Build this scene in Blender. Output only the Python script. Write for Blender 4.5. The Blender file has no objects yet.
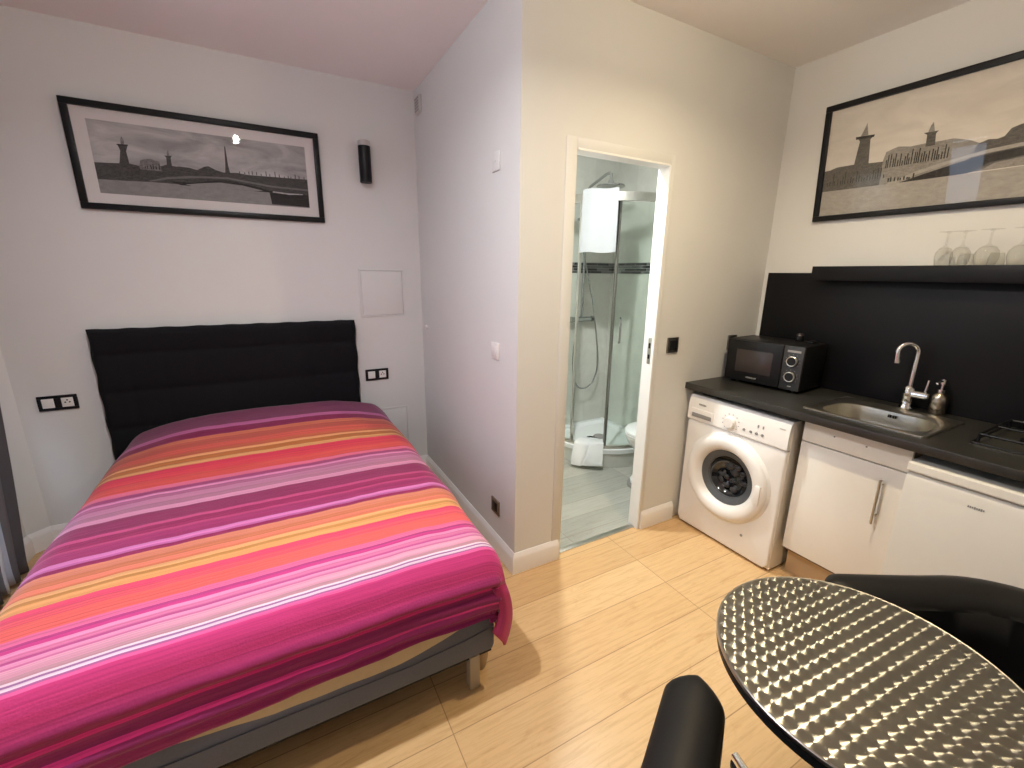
import bpy, bmesh, math, random
from mathutils import Vector, Matrix, noise
random.seed(7)
PI = math.pi
scene = bpy.context.scene
COL = scene.collection
D, W, H = 1.4526, 1.8088, 2.7068      # back wall, kitchen wall, ceiling height

# ------------------------------------------------------------------ nodes
class NT:
    """small helper around a material's node tree"""
    def __init__(s, mat):
        s.t = mat.node_tree; s.n = s.t.nodes; s.l = s.t.links
    def add(s, kind, **kw):
        nd = s.n.new(kind)
        for k, v in kw.items(): setattr(nd, k, v)
        return nd
    def put(s, sock, v):
        if isinstance(v, bpy.types.NodeSocket): s.l.new(v, sock)
        else: sock.default_value = v
    def m(s, op, a, b=None, c=None):
        nd = s.add('ShaderNodeMath', operation=op)
        s.put(nd.inputs[0], a)
        if b is not None: s.put(nd.inputs[1], b)
        if c is not None: s.put(nd.inputs[2], c)
        return nd.outputs[0]
    def mixc(s, f, a, b, blend='MIX'):
        nd = s.add('ShaderNodeMix', data_type='RGBA', blend_type=blend)
        s.put(nd.inputs[0], f); s.put(nd.inputs[6], a); s.put(nd.inputs[7], b)
        return nd.outputs[2]
    def ramp(s, f, stops, mode='LINEAR'):
        nd = s.add('ShaderNodeValToRGB'); cr = nd.color_ramp; cr.interpolation = mode
        while len(cr.elements) < len(stops): cr.elements.new(0.5)
        for e, (p, c) in zip(cr.elements, stops):
            e.position = p; e.color = (c[0], c[1], c[2], 1)
        s.put(nd.inputs[0], f)
        return nd.outputs[0]
    def coord(s, which='Object'):
        return s.add('ShaderNodeTexCoord').outputs[which]
    def mapping(s, v, loc=(0,0,0), rot=(0,0,0), scale=(1,1,1)):
        nd = s.add('ShaderNodeMapping'); s.l.new(v, nd.inputs[0])
        nd.inputs[1].default_value = loc; nd.inputs[2].default_value = rot; nd.inputs[3].default_value = scale
        return nd.outputs[0]
    def noise(s, v, scale, detail=3, rough=.5, dist=0.0):
        nd = s.add('ShaderNodeTexNoise'); s.l.new(v, nd.inputs['Vector'])
        nd.inputs['Scale'].default_value = scale; nd.inputs['Detail'].default_value = detail
        nd.inputs['Roughness'].default_value = rough; nd.inputs['Distortion'].default_value = dist
        return nd.outputs[0]
    def bump(s, h, strength, dist=.002):
        nd = s.add('ShaderNodeBump'); s.l.new(h, nd.inputs['Height'])
        nd.inputs['Strength'].default_value = strength; nd.inputs['Distance'].default_value = dist
        return nd.outputs[0]

def srgb(r, g, b):
    f = lambda c: (c/12.92 if c <= .04045 else ((c+.055)/1.055)**2.4)
    return (f(r/255), f(g/255), f(b/255), 1)

def new_mat(name):
    m = bpy.data.materials.new(name); m.use_nodes = True
    return m, NT(m), m.node_tree.nodes['Principled BSDF']

def mat(name, col, rough=.5, metal=0.0, var=.04, scale=25, bump=0, bscale=200, spec=.5, coat=0, sheen=0, trans=0, ior=1.45):
    """plain surface with a little procedural variation"""
    m, t, b = new_mat(name)
    co = t.coord()
    n = t.noise(co, scale, 3)
    dark = tuple(c*(1-var) for c in col[:3]) + (1,)
    lite = tuple(min(1, c*(1+var)) for c in col[:3]) + (1,)
    t.l.new(t.mixc(n, dark, lite), b.inputs['Base Color'])
    b.inputs['Roughness'].default_value = rough; b.inputs['Metallic'].default_value = metal
    b.inputs['Specular IOR Level'].default_value = spec; b.inputs['Coat Weight'].default_value = coat
    b.inputs['Sheen Weight'].default_value = sheen
    b.inputs['Transmission Weight'].default_value = trans; b.inputs['IOR'].default_value = ior
    if bump: t.l.new(t.bump(t.noise(co, bscale, 2), bump, .001), b.inputs['Normal'])
    return m

def glass_mat(name, tint, refl=1.0, rough=0.0, ior=1.45):
    """thin pane: clear tinted transmission plus a Fresnel mirror"""
    m = bpy.data.materials.new(name); m.use_nodes = True
    t = NT(m); t.n.remove(t.n['Principled BSDF']); out = t.n['Material Output']
    tr = t.add('ShaderNodeBsdfTransparent'); tr.inputs[0].default_value = tint
    gl = t.add('ShaderNodeBsdfGlossy'); gl.inputs['Roughness'].default_value = rough
    fr = t.add('ShaderNodeFresnel'); fr.inputs[0].default_value = ior
    mx = t.add('ShaderNodeMixShader')
    ge = t.add('ShaderNodeNewGeometry')
    t.l.new(t.m('MULTIPLY', t.m('MULTIPLY', fr.outputs[0], refl), t.m('SUBTRACT', 1.0, ge.outputs['Backfacing'])), mx.inputs[0]); t.l.new(tr.outputs[0], mx.inputs[1]); t.l.new(gl.outputs[0], mx.inputs[2])
    t.l.new(mx.outputs[0], out.inputs[0])
    return m

def emit_mat(name, col, strength):
    m, t, b = new_mat(name)
    b.inputs['Base Color'].default_value = (.9,.9,.9,1)
    b.inputs['Emission Color'].default_value = col; b.inputs['Emission Strength'].default_value = strength
    return m

# ------------------------------------------------------------------ mesh helpers
class B:
    """collects shapes (world or local coordinates) into one mesh"""
    def __init__(s): s.bm = bmesh.new(); s.mi = 0
    def _merge(s, tmp):
        me = bpy.data.meshes.new('t'); tmp.to_mesh(me); tmp.free()
        n0 = len(s.bm.faces); s.bm.from_mesh(me); bpy.data.meshes.remove(me)
        s.bm.faces.ensure_lookup_table()
        for f in s.bm.faces[n0:]: f.material_index = s.mi
        return s
    def box(s, x0, x1, y0, y1, z0, z1, bev=0, seg=2, mtx=None):
        t = bmesh.new()
        bmesh.ops.create_cube(t, size=1)
        for v in t.verts: v.co = Vector(((x0+x1)/2+v.co.x*(x1-x0), (y0+y1)/2+v.co.y*(y1-y0), (z0+z1)/2+v.co.z*(z1-z0)))
        if bev: bmesh.ops.bevel(t, geom=list(t.edges), offset=bev, segments=seg, profile=.5, affect='EDGES')
        if mtx: bmesh.ops.transform(t, matrix=mtx, verts=t.verts)
        return s._merge(t)
    def prism(s, poly, z0, z1, bev=0):
        t = bmesh.new()
        lo = [t.verts.new((x, y, z0)) for x, y in poly]; hi = [t.verts.new((x, y, z1)) for x, y in poly]
        n = len(poly)
        t.faces.new(lo[::-1]); t.faces.new(hi)
        for i in range(n): t.faces.new((lo[i], lo[(i+1)%n], hi[(i+1)%n], hi[i]))
        bmesh.ops.recalc_face_normals(t, faces=t.faces)
        if bev: bmesh.ops.bevel(t, geom=list(t.edges), offset=bev, segments=2, profile=.5, affect='EDGES')
        return s._merge(t)
    def loft(s, rings, closed=True, cap0=True, cap1=True):
        t = bmesh.new()
        R = [[t.verts.new(p) for p in r] for r in rings]; n = len(R[0])
        for a, b in zip(R, R[1:]):
            for i in range(n if closed else n-1):
                j = (i+1) % n
                try: t.faces.new((a[i], a[j], b[j], b[i]))
                except ValueError: pass
        if cap0: t.faces.new(R[0][::-1])
        if cap1: t.faces.new(R[-1])
        bmesh.ops.recalc_face_normals(t, faces=t.faces)
        return s._merge(t)
    def lathe(s, prof, c=(0,0,0), axis='z', seg=32, cap=True):
        """prof: (radius, height) pairs"""
        rings = []
        for r, h in prof:
            ring = []
            for k in range(seg):
                a = 2*PI*k/seg; x, y = r*math.cos(a), r*math.sin(a)
                if axis == 'z': p = (x, y, h)
                elif axis == 'x': p = (h, x, y)
                else: p = (x, h, y)
                ring.append((c[0]+p[0], c[1]+p[1], c[2]+p[2]))
            rings.append(ring)
        return s.loft(rings, True, cap, cap)
    def cyl(s, p0, p1, r, r1=None, seg=20):
        return s.tube([p0, p1], r, seg, radii=[r, r if r1 is None else r1])
    def tube(s, pts, r, seg=12, radii=None, flat=1.0):
        pts = [Vector(p) for p in pts]; rings = []
        t0 = (pts[1]-pts[0]).normalized()
        up = Vector((0,0,1)) if abs(t0.z) < .9 else Vector((1,0,0))
        nrm = t0.cross(up).normalized()
        for i, p in enumerate(pts):
            tg = (pts[min(i+1, len(pts)-1)]-pts[max(i-1, 0)]).normalized()
            nrm = (nrm-tg*nrm.dot(tg)).normalized(); bn = tg.cross(nrm)
            rr = radii[i] if radii else r
            rings.append([p+nrm*rr*math.cos(2*PI*k/seg)+bn*rr*flat*math.sin(2*PI*k/seg) for k in range(seg)])
        return s.loft(rings)
    def sphere(s, c, r, sx=1, sy=1, sz=1, seg=20):
        t = bmesh.new(); bmesh.ops.create_uvsphere(t, u_segments=seg, v_segments=seg//2, radius=r)
        for v in t.verts: v.co = Vector((c[0]+v.co.x*sx, c[1]+v.co.y*sy, c[2]+v.co.z*sz))
        return s._merge(t)
    def grid(s, fn, nu, nv, uv=None):
        t = bmesh.new()
        V = [[t.verts.new(fn(i/nu, j/nv)) for j in range(nv+1)] for i in range(nu+1)]
        for i in range(nu):
            for j in range(nv): t.faces.new((V[i][j], V[i+1][j], V[i+1][j+1], V[i][j+1]))
        return s._merge(t)
    def poly(s, pts):
        t = bmesh.new(); t.faces.new([t.verts.new(p) for p in pts]); return s._merge(t)
    def thicken(s, th):
        me = bpy.data.meshes.new('t'); s.bm.to_mesh(me)
        r = bmesh.ops.solidify(s.bm, geom=list(s.bm.faces), thickness=th); bpy.data.meshes.remove(me)
        return s
    def build(s, name, mats, parent=None, smooth=40, local=False, weld=0):
        if weld: bmesh.ops.remove_doubles(s.bm, verts=s.bm.verts, dist=weld)
        me = bpy.data.meshes.new(name)
        if smooth:
            lim = math.radians(smooth)
            for f in s.bm.faces: f.smooth = True
            for e in s.bm.edges:
                if len(e.link_faces) == 2 and e.calc_face_angle(0) > lim: e.smooth = False
        s.bm.to_mesh(me); s.bm.free()
        for m in (mats if isinstance(mats, (list, tuple)) else [mats]): me.materials.append(m)
        o = bpy.data.objects.new(name, me); COL.objects.link(o)
        if parent is not None:
            o.parent = parent; r = parent
            while r.parent is not None: r = r.parent
            if not local: me.transform(r.matrix_basis.inverted())
        return o

def thing(name, label, cat, loc=(0,0,0), rz=0, group=None):
    o = bpy.data.objects.new(name, None); COL.objects.link(o)
    o.empty_display_size = .05
    o.matrix_basis = Matrix.Translation(loc) @ Matrix.Rotation(rz, 4, 'Z')
    return tag(o, label, cat, group)
def tag(o, label, cat, group=None):
    o['label'] = label; o['category'] = cat
    if group: o['group'] = group
    return o
def lab(o, label): o['label'] = label; return o
def struct(o): o['kind'] = 'structure'; return o
def recenter(o, loc):
    """move a one-mesh thing's origin to its base"""
    o.data.transform(Matrix.Translation(-Vector(loc))); o.location = loc; return o
def dup(root, loc, rz, label, group=None):
    c = root.copy(); COL.objects.link(c); c.matrix_basis = Matrix.Translation(loc) @ Matrix.Rotation(rz, 4, 'Z')
    c['label'] = label
    if group: c['group'] = group
    for ch in list(root.children):
        k = ch.copy(); COL.objects.link(k); k.parent = c
        for g in list(ch.children):
            q = g.copy(); COL.objects.link(q); q.parent = k
    return c

# ------------------------------------------------------------------ materials
WALL = mat('white_wall_paint', (.70,.70,.685,1), .75, var=.015, scale=6, bump=.06, bscale=180, spec=.25)
CEIL = mat('ceiling_paint', (.90,.885,.875,1), .85, var=.015, scale=5, spec=.2)
TRIM = mat('white_gloss_trim', (.82,.80,.77,1), .35, var=.02)
JAMB = mat('white_door_paint', (.86,.86,.84,1), .4, var=.02)
WHITE = mat('white_plastic', (.82,.80,.77,1), .35, var=.015)
OFFWHITE = mat('cream_laminate', (.80,.77,.71,1), .32, var=.015)
FRIDGEW = mat('fridge_enamel', (.74,.73,.68,1), .3, var=.015)
BLACKP = mat('black_plastic', (.009,.009,.010,1), .38, spec=.3)
BLACKM = mat('black_satin', (.007,.007,.008,1), .4, spec=.3)
SPLASH = mat('black_splashback', (.0065,.0065,.008,1), .42, var=.25, scale=3, spec=.22)
CHROME = mat('chrome', (.82,.82,.82,1), .12, 1.0)
BATHCHROME = mat('shower_chrome', (.42,.43,.43,1), .15, 1.0)
STEEL = mat('brushed_steel', (.62,.60,.55,1), .28, 1.0, var=.08, scale=60)
DARKST = mat('dark_steel', (.25,.24,.22,1), .35, 1.0)
LEGPAINT = mat('grey_beige_leg_paint', (.42,.37,.30,1), .35, var=.1)
PALEGREY = mat('pale_grey_plastic', (.52,.50,.49,1), .45)
GREYP = mat('grey_plastic', (.28,.27,.26,1), .45)
CERAM = mat('white_ceramic', (.86,.88,.87,1), .12, var=.01, coat=.5)
TRAYW = mat('white_acrylic', (.84,.87,.87,1), .2, var=.01)
TOWEL = mat('white_terry', (.40,.41,.42,1), .95, var=.05, scale=400, bump=.6, bscale=500, sheen=.3)
MATW = mat('white_mat_terry', (.78,.79,.79,1), .95, var=.05, scale=400, bump=.6, bscale=500, sheen=.2)
LEATHER = mat('black_leatherette', (.010,.0095,.009,1), .5, var=.15, scale=40, bump=.15, bscale=350, spec=.28)
FABBLK = mat('black_headboard_fabric', (.0075,.0075,.009,1), .9, var=.5, scale=300, bump=.5, bscale=600, spec=.2)
GREYFAB = mat('grey_bed_upholstery', (.125,.145,.205,1), .75, var=.12, scale=120, bump=.2, bscale=500)
CREAMFAB = mat('cream_mattress_fabric', (.56,.47,.33,1), .85, var=.08, scale=50, bump=.2)
WOODPALE = mat('pale_turned_wood', (.42,.31,.19,1), .45, var=.15, scale=20)
BROWNWD = mat('brown_carcass_edge', (.16,.11,.075,1), .5, var=.1)
PLINTH = mat('beech_plinth', (.52,.36,.20,1), .4, var=.1, scale=12)
MATCARD = mat('white_mount_card', (.74,.71,.70,1), .9, var=.02)
SHOWERGL = glass_mat('shower_glass', (.972,.990,.981,1), .9)
PICGL = glass_mat('picture_glass', (.97,.97,.97,1), .75)
WINGL = glass_mat('window_glass', (.98,.99,1,1), .8)

def clear_glass(name):
    m, t, b = new_mat(name)
    b.inputs['Base Color'].default_value = (1,1,1,1); b.inputs['Roughness'].default_value = .02
    b.inputs['Transmission Weight'].default_value = 1; b.inputs['IOR'].default_value = 1.45
    return m
WINEGL = glass_mat('wine_glass', (.965,.965,.955,1), 1.6, .02, 1.5)

def floor_mat(name, cols, pw, pl, oy, grain=.5, rough=.28, gap=.0018, rot=0):
    m, t, b = new_mat(name)
    co = t.mapping(t.coord(), loc=(.13, oy, 0))
    br = t.add('ShaderNodeTexBrick'); t.l.new(co, br.inputs['Vector'])
    br.offset = .37; br.offset_frequency = 1
    br.inputs['Scale'].default_value = 1; br.inputs['Brick Width'].default_value = pl; br.inputs['Row Height'].default_value = pw
    br.inputs['Mortar Size'].default_value = gap; br.inputs['Mortar Smooth'].default_value = .1
    br.inputs['Color1'].default_value = (0,0,0,1); br.inputs['Color2'].default_value = (1,1,1,1); br.inputs['Mortar'].default_value = (.5,.5,.5,1)
    br.inputs['Bias'].default_value = 0
    base = t.ramp(br.outputs['Color'], [(0, cols[0]), (.5, cols[1]), (1, cols[2])])
    g1 = t.noise(t.mapping(t.coord(), scale=(1.6, 26, 1)), 3.0, 6, .65, .6)
    g2 = t.noise(t.mapping(t.coord(), scale=(4, 9, 1)), 2.2, 4, .6, 1.4)
    gr = t.ramp(g1, [(.3, (.70,.62,.52)), (.55, (1,1,1)), (.8, (1.0,.98,.94))])
    k = t.ramp(g2, [(.22, (.72,.60,.48)), (.42, (1,1,1))])
    c = t.mixc(grain, base, gr, 'MULTIPLY'); c = t.mixc(grain*.8, c, k, 'MULTIPLY')
    c = t.mixc(t.m('MULTIPLY', br.outputs['Fac'], .55), c, (.16,.09,.04,1))
    t.l.new(c, b.inputs['Base Color'])
    b.inputs['Roughness'].default_value = rough; b.inputs['Specular IOR Level'].default_value = .5
    h = t.m('ADD', t.m('MULTIPLY', br.outputs['Fac'], -1.0), t.m('MULTIPLY', g1, .08))
    t.l.new(t.bump(h, .25, .001), b.inputs['Normal'])
    return m
OAK = floor_mat('oak_laminate', [(.60,.385,.185), (.66,.44,.22), (.70,.48,.25)], .205, 1.25, .025, .55, .27)
GREYWOOD = floor_mat('grey_wood_tile', [(.36,.365,.325), (.43,.435,.39), (.48,.485,.43)], .16, .9, .03, .5, .35)

def tile_mat():
    m, t, b = new_mat('grey_beige_wall_tile')
    g = t.add('ShaderNodeNewGeometry')
    sx = t.add('ShaderNodeSeparateXYZ'); t.l.new(g.outputs['Position'], sx.inputs[0])
    u = t.m('ADD', sx.outputs[0], sx.outputs[1])
    cb = t.add('ShaderNodeCombineXYZ'); t.l.new(u, cb.inputs[0]); t.l.new(sx.outputs[2], cb.inputs[1])
    br = t.add('ShaderNodeTexBrick'); t.l.new(cb.outputs[0], br.inputs['Vector']); br.offset = 0
    br.inputs['Scale'].default_value = 1; br.inputs['Brick Width'].default_value = .6; br.inputs['Row Height'].default_value = .31
    br.inputs['Mortar Size'].default_value = .002; br.inputs['Bias'].default_value = 0
    br.inputs['Color1'].default_value = (.60,.61,.565,1); br.inputs['Color2'].default_value = (.65,.66,.61,1); br.inputs['Mortar'].default_value = (.62,.61,.57,1)
    n = t.noise(t.coord(), 7, 5, .6, .8)
    c = t.mixc(.5, br.outputs['Color'], t.ramp(n, [(.25, (.80,.79,.76)), (.75, (1.08,1.07,1.05))]), 'MULTIPLY')
    t.l.new(c, b.inputs['Base Color']); b.inputs['Roughness'].default_value = .28
    t.l.new(t.bump(br.outputs['Fac'], -.2, .001), b.inputs['Normal'])
    return m
TILE = tile_mat()
def mosaic_mat():
    m, t, b = new_mat('dark_glass_mosaic')
    g = t.add('ShaderNodeNewGeometry')
    sx = t.add('ShaderNodeSeparateXYZ'); t.l.new(g.outputs['Position'], sx.inputs[0])
    cb = t.add('ShaderNodeCombineXYZ'); t.l.new(t.m('ADD', sx.outputs[0], sx.outputs[1]), cb.inputs[0]); t.l.new(sx.outputs[2], cb.inputs[1])
    br = t.add('ShaderNodeTexBrick'); t.l.new(cb.outputs[0], br.inputs['Vector']); br.offset = .4
    br.inputs['Scale'].default_value = 1; br.inputs['Brick Width'].default_value = .13; br.inputs['Row Height'].default_value = .0225
    br.inputs['Mortar Size'].default_value = .0015; br.inputs['Bias'].default_value = -.1
    br.inputs['Color1'].default_value = (.02,.02,.022,1); br.inputs['Color2'].default_value = (.22,.22,.22,1); br.inputs['Mortar'].default_value = (.4,.39,.37,1)
    t.l.new(br.outputs['Color'], b.inputs['Base Color']); b.inputs['Roughness'].default_value = .15
    return m
MOSAIC = mosaic_mat()

def counter_mat():
    m, t, b = new_mat('dark_slate_worktop')
    n = t.noise(t.coord(), 9, 5, .65); n2 = t.noise(t.coord(), 220, 2)
    c = t.ramp(n, [(.3, (.020,.019,.017)), (.7, (.036,.034,.029))])
    c = t.mixc(.25, c, t.ramp(n2, [(.45, (.012,.012,.011)), (.7, (.06,.058,.05))]))
    t.l.new(c, b.inputs['Base Color']); b.inputs['Roughness'].default_value = .36
    t.l.new(t.bump(n2, .12, .001), b.inputs['Normal'])
    return m
WORKTOP = counter_mat()

def perlage_mat():
    """engine-turned steel: overlapping polished discs brushed in circles"""
    m, t, b = new_mat('engine_turned_steel')
    A, Bc, R = .033, .027, .0228
    co = t.mapping(t.coord(), rot=(0,0,math.radians(4)))
    sp = t.add('ShaderNodeSeparateXYZ'); t.l.new(co, sp.inputs[0])
    X, Y = sp.outputs[0], sp.outputs[1]
    fx = t.m('FLOOR', t.m('DIVIDE', X, A)); fy = t.m('FLOOR', t.m('DIVIDE', Y, Bc))
    rx = t.m('SUBTRACT', X, t.m('MULTIPLY', fx, A)); ry = t.m('SUBTRACT', Y, t.m('MULTIPLY', fy, Bc))
    dx = dy = None
    for i, j in ((0,0), (1,0), (0,1), (1,1)):        # later ones lie on top
        ex = t.m('SUBTRACT', rx, i*A); ey = t.m('SUBTRACT', ry, j*Bc)
        if dx is None: dx, dy = ex, ey; continue
        d2 = t.m('ADD', t.m('MULTIPLY', ex, ex), t.m('MULTIPLY', ey, ey))
        inside = t.m('LESS_THAN', d2, R*R)
        dx = t.m('ADD', t.m('MULTIPLY', inside, ex), t.m('MULTIPLY', t.m('SUBTRACT', 1.0, inside), dx))
        dy = t.m('ADD', t.m('MULTIPLY', inside, ey), t.m('MULTIPLY', t.m('SUBTRACT', 1.0, inside), dy))
    cb = t.add('ShaderNodeCombineXYZ'); t.l.new(dx, cb.inputs[0]); t.l.new(dy, cb.inputs[1])
    vr = t.add('ShaderNodeVectorRotate', rotation_type='Z_AXIS'); t.l.new(cb.outputs[0], vr.inputs['Vector']); vr.inputs['Angle'].default_value = math.radians(-4)
    nz = t.add('ShaderNodeVectorMath', operation='NORMALIZE'); t.l.new(vr.outputs[0], nz.inputs[0])
    rad = t.m('SQRT', t.m('ADD', t.m('MULTIPLY', dx, dx), t.m('MULTIPLY', dy, dy)))
    ring = t.noise(t.add('ShaderNodeCombineXYZ').outputs[0], 1)
    wv = t.m('SINE', t.m('MULTIPLY', rad, 5200.0))
    nv = t.m('FRACT', t.m('MULTIPLY', t.m('SINE', t.m('ADD', t.m('MULTIPLY', fx, 12.9898), t.m('MULTIPLY', fy, 78.233))), 437.5))
    c = t.mixc(t.m('MULTIPLY_ADD', wv, .5, .5), (.36,.35,.305,1), (.46,.445,.39,1))
    c = t.mixc(t.m('MULTIPLY', nv, .25), c, (.26,.255,.23,1))
    t.l.new(c, b.inputs['Base Color']); b.inputs['Metallic'].default_value = 1
    b.inputs['Roughness'].default_value = .30; b.inputs['Anisotropic'].default_value = .95
    t.l.new(nz.outputs[0], b.inputs['Tangent'])
    return m
PERLAGE = perlage_mat()

# ------------------------------------------------------------------ room shell
T = .12
XL, YF = -2.30, -3.30          # left wall, wall behind the camera
s = B().box(XL-.4, W+T, YF-T, 0.05, -.1, 0).box(XL-.4, .06, .05, D+T, -.1, 0); struct(s.build('floor', OAK))
s = B().box(.06, W+T, .05, D+T, -.1, 0.0); struct(s.build('floor_bathroom', GREYWOOD))
s = B().box(XL-.4, W+T, YF-T, D+T, H, H+.1); struct(s.build('ceiling', CEIL))
s = B().box(.07, W, .07, D, 2.55, 2.60); struct(s.build('ceiling_bathroom', CEIL))
s = B().box(XL-.4, .07, D, D+T, 0, H); struct(s.build('wall_back', WALL))
DL, DR, DH = .291, .878, 2.088       # bathroom doorway
s = B().prism([(0,0), (.07,.07), (.07,D), (0,D)], 0, H); struct(s.build('wall_alcove', WALL))
s = B().prism([(0,0), (DL,0), (DL,.07), (.07,.07)], 0, H).box(DR, W, 0, .07, 0, H).box(DL, DR, 0, .07, DH, H); struct(s.build('wall_bathroom', WALL))
s = B().box(W, W+T, YF-T, .07, 0, H); struct(s.build('wall_kitchen', WALL))
s = B().box(W, W+T, .07, D+T, 0, H).box(W-.008, W, .07, D, 0, 2.55); struct(s.build('wall_bathroom_right', TILE))
s = B().box(.07, W-.008, D-.008, D, 0, 2.55).box(.07, W+T, D, D+T, 0, H); struct(s.build('wall_bathroom_back', TILE))
s = B().box(XL-.4, W+T, YF-T, YF, 0, H); struct(s.build('wall_front', WALL))
# left wall with a tall window, and the splayed strip next to the back corner
WY0, WY1, WZ0, WZ1 = .22, 1.22, .30, 2.42
s = B().box(XL-.3, XL, YF, WY0, 0, H).box(XL-.3, XL, WY1, D, 0, H).box(XL-.3, XL, WY0, WY1, 0, WZ0).box(XL-.3, XL, WY0, WY1, WZ1, H)
s.prism([(XL,1.385), (-2.225,D), (XL,D)], 0, H); struct(s.build('wall_left', WALL))
# window: frame, casement bars, panes
wr = struct(thing('window_1', 'tall white casement window behind the curtain', 'window', (XL-.15, (WY0+WY1)/2, WZ0)))
s = B(); x0, x1 = XL-.19, XL-.11
for a, b in ((WY0, WY0+.05), (WY1-.05, WY1)): s.box(x0, x1, a, b, WZ0, WZ1, .004)
s.box(x0, x1, WY0, WY1, WZ0, WZ0+.05, .004).box(x0, x1, WY0, WY1, WZ1-.05, WZ1, .004)
s.build('window_frame', TRIM, wr)
ym = (WY0+WY1)/2
for a, b in ((WY0+.05, ym), (ym, WY1-.05)):
    s = B()
    for c, d in ((a, a+.055), (b-.055, b)): s.box(x0+.01, x1+.01, c, d, WZ0+.05, WZ1-.05, .004)
    for z in (WZ0+.05, WZ0+.72, WZ1-.12): s.box(x0+.015, x1+.005, a+.05, b-.05, z, z+.05, .003)
    f = s.build('casement', TRIM, wr)
    B().box(XL-.152, XL-.148, a+.05, b-.05, WZ0+.08, WZ1-.08).build('pane', WINGL, f)
s = B().box(XL-.10, XL+.03, WY0-.03, WY1+.03, WZ0-.03, WZ0, .006); struct(s.build('trim_1', TRIM))

# baseboards: board with a bevelled cap
def skirting(name, pts, h=.115, th=.018):
    """pts: plan polyline, wall on the left-hand side of travel"""
    s = B()
    prof = [(0,0), (th,0), (th,h-.03), (th-.004,h-.018), (th-.010,h-.008), (.004,h), (0,h)]
    rings = []
    P = [Vector((x, y, 0)) for x, y in pts]
    for i, p in enumerate(P):
        d0 = (P[i]-P[i-1]).normalized() if i else (P[1]-P[0]).normalized()
        d1 = (P[i+1]-P[i]).normalized() if i < len(P)-1 else d0
        n0 = Vector((d0.y, -d0.x, 0)); n1 = Vector((d1.y, -d1.x, 0))
        n = (n0+n1); n = n/ (n.dot(n0))
        rings.append([p+n*a+Vector((0,0,z)) for a, z in prof])
    s.loft(rings)
    return struct(s.build(name, TRIM, smooth=25))
skirting('baseboard_left', [(XL, YF), (XL, 1.385), (-2.225, D)])
skirting('baseboard_back', [(-2.225, D), (0, D)])
skirting('baseboard_alcove', [(0, D-.018), (0, 0), (DL-.018, 0)])
skirting('baseboard_bathroom', [(DR+.018, 0), (1.172, 0)])
skirting('baseboard_front', [(W, YF), (XL, YF)])
# door casing and jambs
s = B()
s.box(DL-.060, DL, -.004, 0, .115, DH+.045, .0015).box(DR+.006, DR+.030, -.004, 0, 0, DH+.045, .0015)
s.box(DL, DR+.006, -.004, 0, DH+.004, DH+.045, .0015)
s = s.build('trim_2', WALL); struct(s)
s = B().box(DR-.003, DR+.006, -.005, .072, 0, DH).box(DL, DL+.004, .004, .072, 0, DH).box(DL+.004, DR-.003, -.005, .072, DH-.005, DH+.004)
dj = struct(s.build('door_1', JAMB))
s = B().box(DR-.004, DR-.0015, .012, .038, 1.05, 1.20, .0005).build('strike_plate', STEEL, dj)
B().box(DR-.0045, DR-.0035, .018, .032, 1.08, 1.105).box(DR-.0045, DR-.0035, .018, .032, 1.14, 1.17).build('latch_slot', BLACKP, s)
s = B().box(DL+.004, DR-.002, .02, .055, 0, .006, .002); struct(s.build('trim_3', STEEL))
s = B().box(.1, W-.008, D-.012, D-.008, 1.553, 1.645).box(W-.012, W-.008, .1, D-.012, 1.553, 1.645); struct(s.build('trim_4', MOSAIC))

# ------------------------------------------------------------------ lights
LIGHTS = [((-1.10,-.56,H), 'round glowing ceiling bulb above the foot of the bed', 18, (.975,.975,1), 'bed', 26, 2.9),
          ((.58,-.92,H), 'round glowing ceiling bulb above the table and washing machine', 12.5, (1,.82,.54), 'kitchen', 17.5, 2.8),
          ((.47,.28,2.55), 'round glowing ceiling bulb inside the bathroom', 13, (.97,1,.98), 'bathroom', 27, 3.14)]
BR = .022
for (x, y, z), lb, pw, col, nm, dn, spd in LIGHTS:
    t = thing('ceiling_light', lb, 'ceiling light', (x, y, z))
    B().lathe([(.055,0), (.055,-.012), (.045,-.024), (.022,-.030), (.022,-.058), (.018,-.064)], (x,y,z), cap=False).build('lamp_holder', TRIM, t)
    l = bpy.data.lights.new('lamp_'+nm, 'AREA'); l.shape = 'DISK'; l.size = .06; l.energy = dn; l.color = col; l.spread = spd
    lo_ = bpy.data.objects.new('lamp_'+nm, l); COL.objects.link(lo_); lo_.location = (x, y, z-.130)
    e = B().sphere((x, y, z-.095), BR, seg=28).build('bulb', emit_mat('lamp_bulb_'+nm, (*col,1), pw/(4*PI*PI*BR*BR)), t)
wd = bpy.data.worlds.new('World'); scene.world = wd; wd.use_nodes = True
bg = wd.node_tree.nodes['Background']; bg.inputs[0].default_value = (.62,.76,1,1); bg.inputs[1].default_value = 6.5
pl = bpy.data.lights.new('window_portal', 'AREA'); pl.shape = 'RECTANGLE'; pl.size = WZ1-WZ0; pl.size_y = WY1-WY0
pl.cycles.is_portal = True
po = bpy.data.objects.new('window_portal', pl); COL.objects.link(po); po.location = (XL-.05, ym, (WZ0+WZ1)/2)
po.rotation_euler = (0, -PI/2, 0)

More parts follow.
